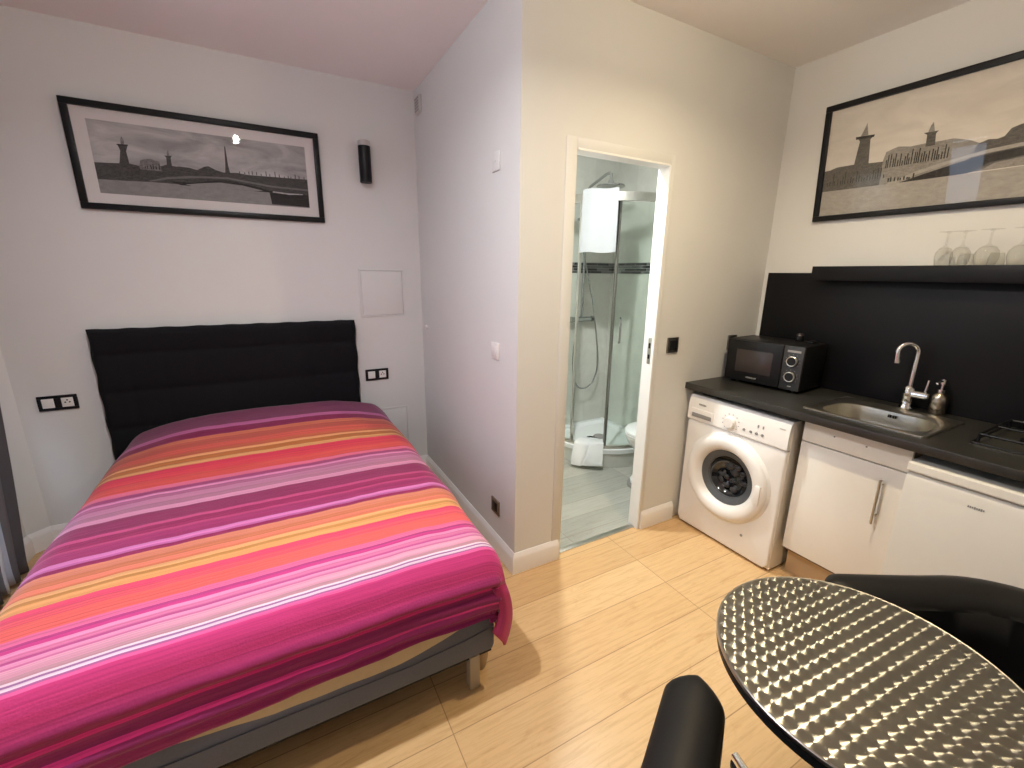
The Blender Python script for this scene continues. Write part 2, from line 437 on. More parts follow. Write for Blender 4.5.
# ------------------------------------------------------------------ camera
cd = bpy.data.cameras.new('camera'); cam = bpy.data.objects.new('camera', cd); COL.objects.link(cam); scene.camera = cam
cd.sensor_width = 36; cd.lens = 36*435.7953/1024; cd.clip_start = .02
ya, pi_, ro = math.radians(28.8278), math.radians(-14.2076), math.radians(.6821)
fw = Vector((math.sin(ya)*math.cos(pi_), math.cos(ya)*math.cos(pi_), math.sin(pi_)))
rt = Vector((math.cos(ya), -math.sin(ya), 0)); up = rt.cross(fw)
r2 = math.cos(ro)*rt+math.sin(ro)*up; u2 = -math.sin(ro)*rt+math.cos(ro)*up
cam.matrix_world = Matrix(((r2.x,u2.x,-fw.x,-.9877),(r2.y,u2.y,-fw.y,-1.7463),(r2.z,u2.z,-fw.z,1.542),(0,0,0,1)))
vs = scene.view_settings; vs.view_transform = 'Standard'; vs.look = 'None'; vs.exposure = -0.05; vs.gamma = 1; vs.use_curve_mapping = False
cy = scene.cycles
cy.max_bounces = 10; cy.diffuse_bounces = 5; cy.glossy_bounces = 5; cy.transmission_bounces = 8; cy.transparent_max_bounces = 12
cy.sample_clamp_indirect = 6; cy.caustics_reflective = False; cy.caustics_refractive = False
cy.use_denoising = True

# ------------------------------------------------------------------ bed
BX, BHW = -1.07, .735
bed = thing('bed', 'double bed with a grey upholstered base under the striped bedspread', 'bed', (BX, .4, 0))
s = B().box(-1.775, -.372, -.525, 1.36, .145, .325, .025, 3)
base = s.build('bed_base', GREYFAB, bed)
lab(B().box(-1.76, -.385, -.512, 1.345, .139, .1445).build('added_dark_sheet', BLACKM, bed), 'added black sheet that darkens the space under the bed')  # added sheet, unseen, cuts bounce light so the floor below stays darker
B().tube([(-1.76,-.527,.245), (-1.1,-.529,.243), (-.7,-.529,.236), (-.5,-.528,.247), (-.385,-.526,.262)], .0022, 6).build('seam', GREYFAB, base)
s = B().box(-1.765, -.385, -.515, 1.355, .325, .575, .05, 3); s.build('mattress', CREAMFAB, bed)
# cream mattress skirt that hangs over the front of the base, its lower edge uneven
def skirt(u, v):
    x = -1.77+u*(1.33)
    lo = -1.77
    k = [(-1.77,.330), (-1.45,.318), (-1.1,.270), (-.74,.262), (-.58,.290), (-.44,.335)]
    for (a, za), (b, zb) in zip(k, k[1:]):
        if a <= x <= b+1e-6: zl = za+(zb-za)*(x-a)/(b-a)
    z = zl+(.40-zl)*v
    return (x, -.529-.003*math.sin(v*PI)+.001*math.sin(x*40), z)
s = B().grid(skirt, 60, 8); s.thicken(.006); s.build('mattress_skirt', CREAMFAB, bed)
for x, y, lb in ((-.457,-.50,None), (-1.69,-.50,None), (-.457,1.28,None), (-1.69,1.28,None)):
    B().box(x-.02, x+.02, y-.02, y+.02, 0, .15, .003).build('leg', LEGPAINT, bed)
s = B().lathe([(.026,0), (.030,.01), (.036,.05), (.036,.145)], (-.40,-.43,0)); lab(s.build('leg', WOODPALE, bed), 'pale round wooden leg')

# bedspread: grid in cloth coordinates u (across) and v (head to foot), draped over the mattress
ZT, RS, RF, YH, YFT = .600, .10, .075, 1.362, -.550
HANG_S, HANG_F = .27, .19
LU = BHW-RS; LV = (YH-YFT)-RF
def arc(a, flat, r):
    """arc length -> (horizontal run, drop) over a rounded edge"""
    if a <= flat: return a, 0.0
    q = (a-flat)/r
    if q < PI/2: return flat+r*math.sin(q), r*(1-math.cos(q))
    return flat+r, r+(a-flat-r*PI/2)
def sstep(a, b, x):
    t = max(0, min(1, (x-a)/(b-a))); return t*t*(3-2*t)
def drape(u, v):
    ax, dx = arc(abs(u), LU, RS); ay, dy = arc(v, LV, RF)
    sg = 1 if u >= 0 else -1
    x, y = BX+sg*ax, YH-ay
    z = ZT-dx-dy
    hang = max(0, dx-RS)/HANG_S
    # pillows under the head end
    xn = abs(x-BX)/BHW
    z += .085*sstep(.62, 1.12, y)*max(0, 1-xn**3.2)*(1 if dx < 1e-4 else max(0, 1-dx/.1))
    z -= .012*sstep(.55,1,xn)*(1 if dx < RS else 0)
    # side flaps belly out; the right front corner bulges most
    if dx > 0:
        k = sstep(0, RS, dx)
        belly = .030*math.sin(min(1, hang*.9)*PI)+.010*k
        cr = sstep(.25, -.50, y)
        x += sg*(belly-cr*.012*k)+(0 if dy <= RF*.9 else -sg*.055*k)
        x -= sg*k*.022*sstep(.1,-.45,y)
        if dy > .03 and hang > 0: y -= .016*sstep(0,.12,hang)
        x += sg*k*.008*math.sin(y*9+hang*2+sg)
    # front face: soft horizontal folds, pulled in at its right end
    if dy > 0:
        kk = sstep(RF*.6, RF+.03, dy)
        h2 = max(0, dy-RF*.7)
        fold = .010*math.sin(h2*60+x*.8)+.006*math.sin(h2*115-x*2.2+1.0)+.004*noise.noise(Vector((x*6, h2*40, 2)))
        y -= kk*(max(-.006, fold)+.010*math.sin(min(1, h2/HANG_F)*PI)+.006)
        z -= .012*sstep(.12,.2,h2)*math.sin(x*3.1+.4)
        z += .7*dx*kk
    z += .0035*noise.noise(Vector((x*5, y*5, .3)))+.002*noise.noise(Vector((x*17, y*11, 4.3)))
    return Vector((x, y, z))
def spread_mesh():
    UA = LU+RS*PI/2; VA = LV+RF*PI/2
    us = [-(UA+HANG_S)+HANG_S*i/14 for i in range(14)]
    n = 84; us += [-UA+2*UA*i/n for i in range(n)] + [UA+HANG_S*i/14 for i in range(15)]
    m = 110; vs_ = [VA*j/m for j in range(m)] + [VA+HANG_F*j/34 for j in range(35)]
    bm = bmesh.new(); uvl = bm.loops.layers.uv.new('cloth')
    V = {}
    def vert(u, v):
        k = (round(u,5), round(v,5))
        if k not in V: V[k] = bm.verts.new(drape(u, v))
        return V[k]
    for u0, u1 in zip(us, us[1:]):
        for v0, v1 in zip(vs_, vs_[1:]):
            uc, vc = abs(u0+u1)/2, (v0+v1)/2
            if uc > UA and vc > VA: continue
            f = bm.faces.new((vert(u0,v0), vert(u0,v1), vert(u1,v1), vert(u1,v0)))
            for lp, (uu, vv) in zip(f.loops, ((u0,v0),(u0,v1),(u1,v1),(u1,v0))): lp[uvl].uv = (uu, vv)
            f.smooth = True
    bmesh.ops.recalc_face_normals(bm, faces=bm.faces)
    return bm
STRIPES = [(-0.05, (123, 47, 86)), (0.2512, (185, 95, 145)), (0.3009, (127, 28, 74)), (0.3699, (195, 105, 82)), (0.4065, (176, 82, 71)), (0.4577, (199, 86, 75)), (0.5058, (183, 92, 66)), (0.5352, (214, 150, 102)), (0.5581, (175, 102, 55)), (0.5939, (208, 149, 97)), (0.6222, (207, 53, 80)), (0.6626, (209, 61, 75)), (0.7171, (210, 75, 71)), (0.8001, (214, 101, 132)), (0.8387, (153, 61, 108)), (0.8748, (211, 130, 170)), (0.8972, (167, 91, 129)), (0.9307, (181, 116, 146)), (0.9739, (171, 112, 137)), (1.0147, (206, 136, 166)), (1.0559, (137, 44, 88)), (1.156, (185, 69, 118)), (1.1788, (146, 38, 88)), (1.2263, (177, 62, 110)), (1.2437, (154, 47, 100)), (1.3034, (210, 121, 180)), (1.3262, (184, 95, 151)), (1.3405, (144, 36, 85)), (1.365, (209, 127, 103)), (1.4029, (198, 115, 84)), (1.4312, (220, 123, 101)), (1.4526, (209, 116, 85)), (1.4664, (228, 170, 115)), (1.4863, (194, 135, 75)), (1.5058, (226, 159, 100)), (1.5387, (221, 74, 107)), (1.5717, (226, 87, 102)), (1.602, (228, 98, 94)), (1.6626, (219, 104, 149)), (1.6896, (174, 63, 124)), (1.7002, (203, 63, 135)), (1.7157, (222, 142, 183)), (1.7308, (208, 113, 156)), (1.7502, (188, 79, 141)), (1.7598, (218, 141, 179)), (1.774, (202, 113, 156)), (1.7833, (218, 155, 179)), (1.8017, (212, 148, 171)), (1.8152, (182, 134, 148)), (1.8307, (225, 201, 214)), (1.8386, (155, 105, 155)), (1.8459, (223, 201, 217)), (1.8545, (172, 99, 154)), (1.8592, (223, 97, 156)), (1.8692, (195, 59, 121)), (1.9194, (190, 56, 115)), (1.9455, (173, 51, 106)), (1.9625, (158, 47, 103)), (1.9986, (219, 52, 140)), (2.0113, (150, 48, 112)), (2.044, (143, 46, 108)), (2.0546, (222, 60, 146)), (2.0652, (146, 46, 109))]
def stripe_mat():
    m, t, b = new_mat('striped_cotton')
    uv = t.add('ShaderNodeUVMap'); uv.uv_map = 'cloth'
    sx = t.add('ShaderNodeSeparateXYZ'); t.l.new(uv.outputs[0], sx.inputs[0])
    wob = t.noise(t.mapping(uv.outputs[0], scale=(5,5,1)), 1, 2)
    v = t.m('ADD', sx.outputs[1], t.m('MULTIPLY_ADD', wob, .004, -.002))
    # yarn streaks inside the stripes
    fine = t.noise(t.mapping(uv.outputs[0], scale=(.9, 130, 1)), 1.0, 3, .6)
    out = None
    CH = 12
    for c0 in range(0, len(STRIPES), CH):
        ch = STRIPES[c0:c0+CH]; nx = STRIPES[c0+CH][0] if c0+CH < len(STRIPES) else ch[-1][0]+.05
        p0, sp_ = ch[0][0], nx-ch[0][0]
        stops = [((p-p0)/sp_, srgb(*c)) for p, c in ch]
        r = t.ramp(t.m('DIVIDE', t.m('SUBTRACT', v, p0), sp_), stops, 'CONSTANT')
        if out is None: out = r
        else: out = t.mixc(t.m('GREATER_THAN', v, STRIPES[c0][0]), out, r)
    c = t.mixc(.85, out, t.ramp(fine, [(.3, (.72,.70,.72)), (.5, (1,1,1)), (.72, (1.22,1.2,1.2))]), 'MULTIPLY')
    t.l.new(c, b.inputs['Base Color'])
    b.inputs['Roughness'].default_value = .85; b.inputs['Sheen Weight'].default_value = .15; b.inputs['Specular IOR Level'].default_value = .2
    w = t.add('ShaderNodeTexVoronoi'); t.l.new(t.mapping(uv.outputs[0], scale=(150, 190, 1)), w.inputs['Vector']); w.inputs['Scale'].default_value = 1
    soft = t.noise(t.mapping(uv.outputs[0], scale=(10, 46, 1)), 1.0, 3, .6)
    t.l.new(t.bump(t.m('ADD', t.m('MULTIPLY', w.outputs['Distance'], .35), soft), .45, .004), b.inputs['Normal'])
    return m
me = bpy.data.meshes.new('bedspread'); bm = spread_mesh(); bm.to_mesh(me); bm.free(); me.materials.append(stripe_mat())
sp = bpy.data.objects.new('bedspread', me); COL.objects.link(sp)
tag(sp, 'magenta, orange and pink striped cotton bedspread covering the bed', 'bedspread')
recenter(sp, (BX, .4, .325))
md = sp.modifiers.new('thickness', 'SOLIDIFY'); md.thickness = .006; md.offset = 1

# headboard: soft padded panel, stitched into horizontal channels with small vertical tucks
HX0, HX1, HZ0, HZ1 = -1.874, -.490, .30, 1.223
def hb(u, v):
    x = HX0+u*(HX1-HX0); z = HZ0+v*(HZ1-HZ0)
    ch = abs(math.sin(PI*(v*4.3+.35))); ve = abs(math.sin(PI*u*9))
    e = min(u, 1-u)*(HX1-HX0); ez = (1-v)*(HZ1-HZ0)
    rnd = 1-max(0, 1-e/.03)**2; rz_ = 1-max(0, 1-ez/.03)**2
    p = .030+.020*ch**.35+.003*ve**.5
    return (x+(.003*math.sin(z*34) if u in (0,1) else 0), D-.03-p*min(rnd, rz_)-.01, z+(.002*math.sin(x*40) if v == 1 else 0))
t = thing('headboard', 'black padded fabric headboard with stitched horizontal channels against the wall', 'headboard', ((HX0+HX1)/2, D-.03, HZ0))
B().grid(hb, 110, 80).build('padded_front', FABBLK, t, smooth=180)
B().box(HX0+.004, HX1-.004, D-.042, D-.002, 0.02, HZ1-.004, .004).build('back_panel', BLACKM, t)

# ------------------------------------------------------------------ framed panoramas
def tone(k, sepia):
    return (k, k*(.99-.10*sepia), k*(.985-.26*sepia), 1)
def sky_mat(name, lo, hi, sepia, z0, z1):
    m, t, b = new_mat(name)
    co = t.coord('Object'); sx = t.add('ShaderNodeSeparateXYZ'); t.l.new(co, sx.inputs[0])
    n = t.noise(t.mapping(co, scale=(2.2, 2.2, 7)), 1.6, 5, .6, .8)
    k = t.m('ADD', t.m('MULTIPLY', t.m('SUBTRACT', n, .5), 1.5), .5)
    c = t.ramp(k, [(.1, tone(lo, sepia)), (.5, tone((lo+hi)/2, sepia)), (.85, tone(hi, sepia))])
    t.l.new(c, b.inputs['Base Color']); b.inputs['Roughness'].default_value = .6; b.inputs['Specular IOR Level'].default_value = .1
    return m
def ink(name, k, sepia, var=.75, scale=70):
    m, t, b = new_mat(name)
    n = t.noise(t.mapping(t.coord(), scale=(1,1,2.2)), scale, 6, .8)
    n = t.m('MULTIPLY_ADD', t.m('SUBTRACT', n, .5), 2.2, .5)
    t.l.new(t.mixc(n, tone(k*(1-var), sepia), tone(k*(1+var), sepia)), b.inputs['Base Color'])
    b.inputs['Roughness'].default_value = .6; b.inputs['Specular IOR Level'].default_value = .1
    return m
def print_layers(layers, to3, eps):
    """flat printed picture: polygons in the picture plane, each a hair in front of the last"""
    s = B()
    for i, (mi, pts) in enumerate(layers):
        s.mi = mi; s.poly([to3(a, z, i*eps) for a, z in pts])
    return s
def ticks(s, mi, a0, a1, n, z0, h, w, to3, d):
    s.mi = mi
    for i in range(n):
        a = a0+(a1-a0)*(i+.5+random.uniform(-.25,.25))/n; hh = h*random.uniform(.3,1.2)
        s.poly([to3(a-w, z0, d), to3(a+w, z0, d), to3(a+w, z0+hh, d), to3(a-w, z0+hh, d)])

def framed(name, label, wall, a0, a1, z0, z1, fw_, depth, mount, build_print):
    """wall 'y': hangs on the back wall, a = x; wall 'x': hangs on the kitchen wall, a = y"""
    if wall == 'y':
        P3 = lambda a, z, d=0: (a, D-.010-d, z)
        root = thing(name, label, 'picture', ((a0+a1)/2, D-.002, z0))
        bx = lambda s, p, q, r, t_, d0, d1, bv: s.box(p, q, D-d1, D-d0, r, t_, bv)
    else:
        P3 = lambda a, z, d=0: (W-.010-d, a, z)
        root = thing(name, label, 'picture', (W-.002, (a0+a1)/2, z0))
        bx = lambda s, p, q, r, t_, d0, d1, bv: s.box(W-d1, W-d0, p, q, r, t_, bv)
    s = B()
    bx(s, a0, a1, z1-fw_, z1, .002, depth, .003); bx(s, a0, a1, z0, z0+fw_, .002, depth, .003)
    bx(s, a0, a0+fw_, z0+fw_, z1-fw_, .002, depth, .003); bx(s, a1-fw_, a1, z0+fw_, z1-fw_, .002, depth, .003)
    s.build('frame', BLACKM, root)
    s = B(); bx(s, a0+fw_*.6, a1-fw_*.6, z0+fw_*.6, z1-fw_*.6, .003, .0095, 0); s.build('mount' if mount else 'backing', MATCARD, root)
    build_print(P3, root)
    s = B(); bx(s, a0+fw_*.8, a1-fw_*.8, z0+fw_*.8, z1-fw_*.8, .0145, .0160, 0); s.build('glass', PICGL, root)
    return root

def print_left(P3, root):
    x0, x1, z0, z1 = -1.702, -.702, 1.927, 2.274
    Ls = [(0, [(x0,z0),(x1,z0),(x1,z1),(x0,z1)]),
          (1, [(x0,z0),(x1,z0),(x1,2.02),(x0,1.993)]),                               # river
          (2, [(x0,1.993),(-1.6,1.996),(-1.477,2.000),(-1.31,2.003),(-1.30,2.085),(-1.35,2.09),(-1.40,2.096),(-1.436,2.082),(-1.527,2.077),(-1.557,2.083),(-1.638,2.077),(x0,2.073)]),
          (3, [(-1.519,2.077),(-1.511,2.105),(-1.49,2.113),(-1.467,2.117),(-1.43,2.106),(-1.426,2.06),(-1.519,2.06)]),
          (2, [(-1.39,2.06),(-1.35,2.093),(-1.299,2.092),(-1.265,2.084),(-1.23,2.105),(-1.21,2.110),(-1.175,2.094),(-1.139,2.085),(-1.069,2.090),(-1.023,2.085),(-.885,2.088),(x1,2.092),(x1,2.0),(-1.35,2.0)]),
          (4, [(-1.492,2.006),(-1.409,2.033),(-1.303,2.050),(-1.254,2.054),(-1.127,2.062),(-1.012,2.050),(-.891,2.038),(x1,2.036),(x1,2.026),(-.9,2.028),(-1.01,2.040),(-1.127,2.052),(-1.254,2.044),(-1.40,2.024),(-1.485,2.002)]),
          (5, [(-1.40,2.012),(-1.289,2.016),(-1.2,2.036),(-1.12,2.044),(-1.014,2.031),(-.919,2.010),(-.8,2.0),(-1.35,1.998)]),
          (1, [(-1.33,2.004),(-1.25,2.018),(-1.16,2.030),(-1.05,2.024),(-.95,2.006),(-1.0,2.0),(-1.30,1.998)]),
          (2, [(-1.601,2.078),(-1.559,2.078),(-1.563,2.142),(-1.553,2.168),(-1.594,2.168),(-1.587,2.141)]),
          (5, [(-1.597,2.166),(-1.551,2.168),(-1.551,2.174),(-1.597,2.172)]),
          (3, [(-1.580,2.172),(-1.567,2.173),(-1.564,2.190),(-1.571,2.212),(-1.578,2.195)]),
          (2, [(-1.399,2.09),(-1.377,2.09),(-1.377,2.132),(-1.370,2.143),(-1.403,2.141),(-1.396,2.132)]),
          (3, [(-1.392,2.142),(-1.380,2.143),(-1.383,2.170),(-1.389,2.158)]),
          (2, [(-1.143,2.070),(-1.131,2.088),(-1.126,2.128),(-1.1195,2.223),(-1.1145,2.223),(-1.113,2.128),(-1.108,2.088),(-1.100,2.070)]),
          (5, [(-.919,2.006),(-.811,1.999),(-.723,2.001),(-.704,2.0),(-.704,1.932),(-.91,1.934)]),
          (6, [(-.90,2.008),(-.81,2.003),(-.735,2.006),(-.735,2.001),(-.81,1.996),(-.90,2.001)])]
    s = print_layers(Ls, P3, .00006)
    ticks(s, 2, -1.07, -.71, 16, 2.088, .026, .0022, P3, .0012)
    ticks(s, 5, -1.50, -1.43, 6, 2.066, .03, .002, P3, .0012)
    ms = [sky_mat('print_sky_grey', .22, .62, 0, z0, z1), ink('print_river_grey', .27, 0, .2, 30), ink('print_bank_grey', .075, 0),
          ink('print_stone_grey', .20, 0), ink('print_deck_grey', .17, 0, .2), ink('print_dark_grey', .035, 0), ink('print_light_grey', .5, 0)]
    s.build('print', ms, root, smooth=0)
def print_right(P3, root):
    y0, y1, z0, z1 = -1.86, -.272, 1.875, 2.402
    dk, md_ = 2, 3
    Ls = [(0, [(y1,z0),(y0,z0),(y0,z1),(y1,z1)]),
          (1, [(y1,z0),(y0,z0),(y0,1.999),(-.868,1.996),(y1,2.004)]),
          (2, [(y1,2.004),(-.576,1.999),(-.576,2.1),(-.539,2.108),(-.48,2.112),(-.416,2.118),(-.332,2.119),(-.30,2.110),(y1,2.108)]),
          (3, [(-.539,2.05),(-.539,2.112),(-.548,2.150),(-.594,2.164),(-.642,2.154),(-.693,2.155),(-.744,2.153),(-.798,2.153),(-.854,2.133),(-.883,2.116),(-.93,2.11),(-.93,2.0),(-.539,2.0)]),
          (2, [(-.86,2.05),(-.883,2.112),(-.912,2.123),(-.94,2.118),(-.96,2.124),(-.975,2.150),(-1.0,2.158),(-1.05,2.165),(-1.12,2.14),(-1.3,2.12),(y0,2.12),(y0,2.0),(-.86,2.0)]),
          (4, [(-.567,2.000),(-.692,2.042),(-.828,2.070),(-.92,2.083),(-1.018,2.088),(-1.2,2.088),(-1.45,2.06),(-1.7,2.0),(-1.68,1.99),(-1.44,2.045),(-1.2,2.074),(-1.02,2.074),(-.92,2.068),(-.828,2.056),(-.70,2.028),(-.60,1.998)]),
          (5, [(-.62,1.998),(-.739,2.028),(-.87,2.056),(-.953,2.066),(-1.02,2.069),(-1.2,2.068),(-1.4,2.04),(-1.5,2.0),(-1.2,2.036),(-1.027,2.038),(-.93,2.030),(-.868,1.997)]),
          (3, [(-.90,2.0),(-.95,2.026),(-1.03,2.033),(-1.2,2.032),(-1.4,2.0)]),
          (2, [(-.412,2.115),(-.478,2.111),(-.470,2.223),(-.480,2.238),(-.408,2.244),(-.424,2.224)]),
          (5, [(-.404,2.236),(-.484,2.232),(-.486,2.243),(-.402,2.249)]),
          (3, [(-.424,2.248),(-.458,2.246),(-.452,2.272),(-.446,2.305),(-.436,2.275)]),
          (2, [(-.700,2.14),(-.734,2.14),(-.730,2.188),(-.738,2.199),(-.684,2.201),(-.698,2.190)]),
          (3, [(-.700,2.201),(-.724,2.200),(-.714,2.240),(-.706,2.225)]),
          (2, [(-1.30,2.09),(-1.36,2.09),(-1.335,2.18),(-1.332,2.34),(-1.326,2.34),(-1.322,2.18)])]
    s = print_layers(Ls, P3, .00006)
    ticks(s, 5, -.79, -.55, 26, 2.075, .055, .0022, P3, .0012)
    ticks(s, 5, -.68, -.57, 9, 2.008, .022, .003, P3, .00125)
    ticks(s, 5, -.56, -.29, 22, 2.03, .05, .002, P3, .0012)
    ms = [sky_mat('print_sky_sepia', .62, .80, .6, z0, z1), ink('print_river_sepia', .40, .6, .2, 30), ink('print_bank_sepia', .13, .6, .5, 60),
          ink('print_stone_sepia', .30, .6, .45, 70), ink('print_deck_sepia', .42, .6, .25), ink('print_dark_sepia', .05, .6), ink('print_light_sepia', .45, .6)]
    s.build('print', ms, root, smooth=0)
small = framed('framed_picture', 'black framed grey panorama with a white mount above the headboard', 'y', -1.789, -.621, 1.845, 2.358, .031, .024, True, print_left)
big = framed('framed_picture', 'large black framed sepia panorama above the kitchen worktop', 'x', -1.93, -.2456, 1.849, 2.428, .028, .024, False, print_right)
small.matrix_basis = small.matrix_basis @ Matrix.Rotation(math.radians(1.6), 4, 'X')
big.matrix_basis = big.matrix_basis @ Matrix.Rotation(math.radians(-4.5), 4, 'Y')      # hangs from its wire, leaning forward at the top

# ------------------------------------------------------------------ small wall fittings
t = thing('wall_lamp', 'slim black cylinder wall light between the grey panorama and the corner', 'wall lamp', (-.354, D, 2.10))
B().lathe([(.030,2.106), (.037,2.104), (.0375,2.110), (.0375,2.318), (.034,2.320)], (-.354, D-.052, 0)).build('lamp_body', BLACKM, t)
B().lathe([(.036,2.319), (.037,2.322), (.037,2.346), (.033,2.350)], (-.354, D-.052, 0)).build('lamp_cap', PALEGREY, t)
B().box(-.374, -.334, D-.02, D, 2.16, 2.27, .004).build('wall_bracket', BLACKM, t)

def hatch(label, x0, x1, z0, z1):
    t = thing('access_panel', label, 'access panel', ((x0+x1)/2, D, z0))
    s = B()
    for a, b, c, d in ((x0,x1,z1-.012,z1), (x0,x1,z0,z0+.012), (x0,x0+.012,z0+.012,z1-.012), (x1-.012,x1,z0+.012,z1-.012)): s.box(a, b, D-.006, D, c, d, .0015)
    s.build('panel_frame', WALL, t)
    B().box(x0+.015, x1-.015, D-.0075, D, z0+.015, z1-.015, .002).build('panel_door', WALL, t)
hatch('square white access panel on the wall above the bedside socket', -.437, -.128, 1.235, 1.562)
hatch('low white access panel beside the bed near the floor', -.394, -.140, .24, .555)

def double_socket(label, cx, cz):
    t = thing('double_socket', label, 'wall socket', (cx, D, cz-.041))
    s = B(); w, h = .081, .041
    s.box(cx-w, cx+w, D-.010, D, cz+.026, cz+h, .002).box(cx-w, cx+w, D-.010, D, cz-h, cz-.026, .002)
    for a, b in ((cx-w, cx-.064), (cx-.015, cx+.015), (cx+.064, cx+w)): s.box(a, b, D-.010, D, cz-.026, cz+.026, .001)
    s.build('faceplate', BLACKP, t)
    B().box(cx-.064, cx-.014, D-.012, D, cz-.026, cz+.026, .003).build('rocker_switch', WHITE, t)
    o = B().box(cx+.014, cx+.064, D-.009, D, cz-.026, cz+.026, .002).build('outlet', WHITE, t)
    s = B()
    s.lathe([(.004,-.010),(.004,-.0085)], (cx+.030, D, cz), 'y', 10).lathe([(.004,-.010),(.004,-.0085)], (cx+.048, D, cz), 'y', 10).lathe([(.004,-.010),(.004,-.0085)], (cx+.039, D, cz+.012), 'y', 10)
    s.build('pin_hole', BLACKP, o)
double_socket('black framed double socket left of the headboard', -2.063, .829)
double_socket('black framed double socket right of the headboard', -.356, .817)

def plate(label, kind, cat, wall, c, z, half, mats, parts):
    """square plate on wall 'x' (alcove side wall) or 'y' (bathroom wall)"""
    loc = (0, c, z-half) if wall == 'x' else (c, 0, z-half)
    t = thing(kind, label, cat, loc)
    for nm, m, a0, a1, b0, b1, d0, d1 in parts:
        s = B()
        if wall == 'x': s.box(-d1, -d0, c-a1, c-a0, z+b0, z+b1, .002)
        else: s.box(c+a0, c+a1, -d1, -d0, z+b0, z+b1, .002)
        s.build(nm, m, t)
plate('white wall switch on the lilac alcove side wall', 'light_switch', 'switch', 'x', .222, 1.160, .04, None,
      [('faceplate', WHITE, -.042,.042,-.042,.042,0,.009), ('rocker', WHITE, -.026,.026,-.026,.026,.009,.013)])
plate('small white blank plate high on the alcove side wall', 'wall_plate', 'wall plate', 'x', .218, 2.041, .04, None,
      [('faceplate', WALL, -.038,.038,-.040,.040,0,.008), ('screw_cover', WALL, -.004,.004,-.004,.004,.008,.0095)])
plate('dark brown single socket low on the alcove side wall', 'wall_socket', 'wall socket', 'x', .215, .284, .04, None,
      [('faceplate', BROWNWD, -.045,.045,-.043,.043,0,.009), ('outlet', BLACKP, -.026,.026,-.026,.026,.009,.011)])
plate('black and steel light switch on the wall right of the bathroom door', 'light_switch', 'switch', 'y', 1.026, 1.153, .04, None,
      [('faceplate', DARKST, -.044,.044,-.044,.044,0,.009), ('rocker', BLACKP, -.027,.027,-.027,.027,.009,.014)])
plate('steel socket plate half hidden behind the microwave', 'wall_socket', 'wall socket', 'y', 1.562, 1.138, .04, None,
      [('faceplate', DARKST, -.040,.040,-.044,.044,0,.009), ('plug', BLACKP, -.024,.024,-.036,.026,.009,.045)])
t = thing('vent_cover', 'small grey vent cover high in the alcove corner', 'vent', (0, 1.33, 2.54))
B().box(-.02, 0, 1.285, 1.375, 2.54, 2.64, .004).build('housing', PALEGREY, t)
s = B()
for k in range(5): s.box(-.023, -.019, 1.293, 1.367, 2.552+k*.017, 2.560+k*.017)
s.build('louvre', GREYP, t)
o = B().lathe([(.001,-.012),(.012,-.012),(.016,-.006),(.017,0)], (0,1.346,1.157), 'x', 20, cap=False).build('blanking_cap', WHITE); tag(o, 'tiny white round cap on the alcove side wall near the corner', 'cap'); recenter(o, (0,1.346,1.157))

# ------------------------------------------------------------------ curtain at the left edge
def curtain_mat():
    m, t, b = new_mat('grey_striped_curtain')
    uv = t.add('ShaderNodeUVMap'); uv.uv_map = 'cloth'
    sx = t.add('ShaderNodeSeparateXYZ'); t.l.new(uv.outputs[0], sx.inputs[0])
    st = t.m('FRACT', t.m('MULTIPLY', sx.outputs[0], 4.6))
    c = t.ramp(st, [(0,(.075,.07,.08)), (.34,(.13,.125,.14)), (.46,(.45,.50,.62)), (.56,(.12,.12,.14)), (.64,(.62,.68,.80)), (.80,(.16,.17,.20)), (.90,(.07,.068,.08))], 'CONSTANT')  # grey stripes; the pale blue ones paint daylight into the cloth colour
    t.l.new(c, b.inputs['Base Color']); b.inputs['Roughness'].default_value = .8; b.inputs['Sheen Weight'].default_value = .1
    n = t.noise(t.mapping(uv.outputs[0], scale=(300,300,1)), 1, 2); t.l.new(t.bump(n, .3, .001), b.inputs['Normal'])
    return m
def curtain(name, label, yr, yl, mtl, folds, seed):
    bm = bmesh.new(); uvl = bm.loops.layers.uv.new('cloth'); nu, nv = 130, 40; V = []
    for i in range(nu+1):
        row = []
        for j in range(nv+1):
            u = i/nu; z = .03+j/nv*2.42
            a, b_ = yr(z), yl(z); y = a+(b_-a)*u
            amp = .022+.018*(1-j/nv)
            x = -2.255+.7*amp*math.sin(u*folds*2*PI+seed+.5*math.sin(z*2))+.005*math.sin(u*17+z*3)
            row.append(bm.verts.new((x, y, z)))
        V.append(row)
    for i in range(nu):
        for j in range(nv):
            f = bm.faces.new((V[i][j], V[i+1][j], V[i+1][j+1], V[i][j+1])); f.smooth = True
            for lp, (a, b_) in zip(f.loops, ((i,j),(i+1,j),(i+1,j+1),(i,j+1))): lp[uvl].uv = (a/nu*.62, b_/nv*2.4)
    me = bpy.data.meshes.new(name); bm.to_mesh(me); bm.free(); me.materials.append(mtl)
    o = bpy.data.objects.new(name, me); COL.objects.link(o); recenter(o, (-2.255, (yr(1)+yl(1))/2, .03))
    md = o.modifiers.new('thickness', 'SOLIDIFY'); md.thickness = .003
    tag(o, label, 'curtain', 'curtains at the left window'); return o
CURT = curtain_mat()
curtain('curtain', 'grey striped curtain hanging beside the left end of the bed', lambda z: 1.15+.235*min(1, max(0, (z-.1)/1.1)), lambda z: .46+.10*z/2.4, CURT, 8, .6)
t = thing('curtain_rod', 'dark curtain rod with a ball end above the left window', 'curtain rod', (-2.255, .3, 2.47))
B().cyl((-2.255,-.95,2.47), (-2.255,1.40,2.47), .012).build('rod', DARKST, t)
for y in (1.412, -.962): B().sphere((-2.255,y,2.47), .024).build('ball_end', DARKST, t)
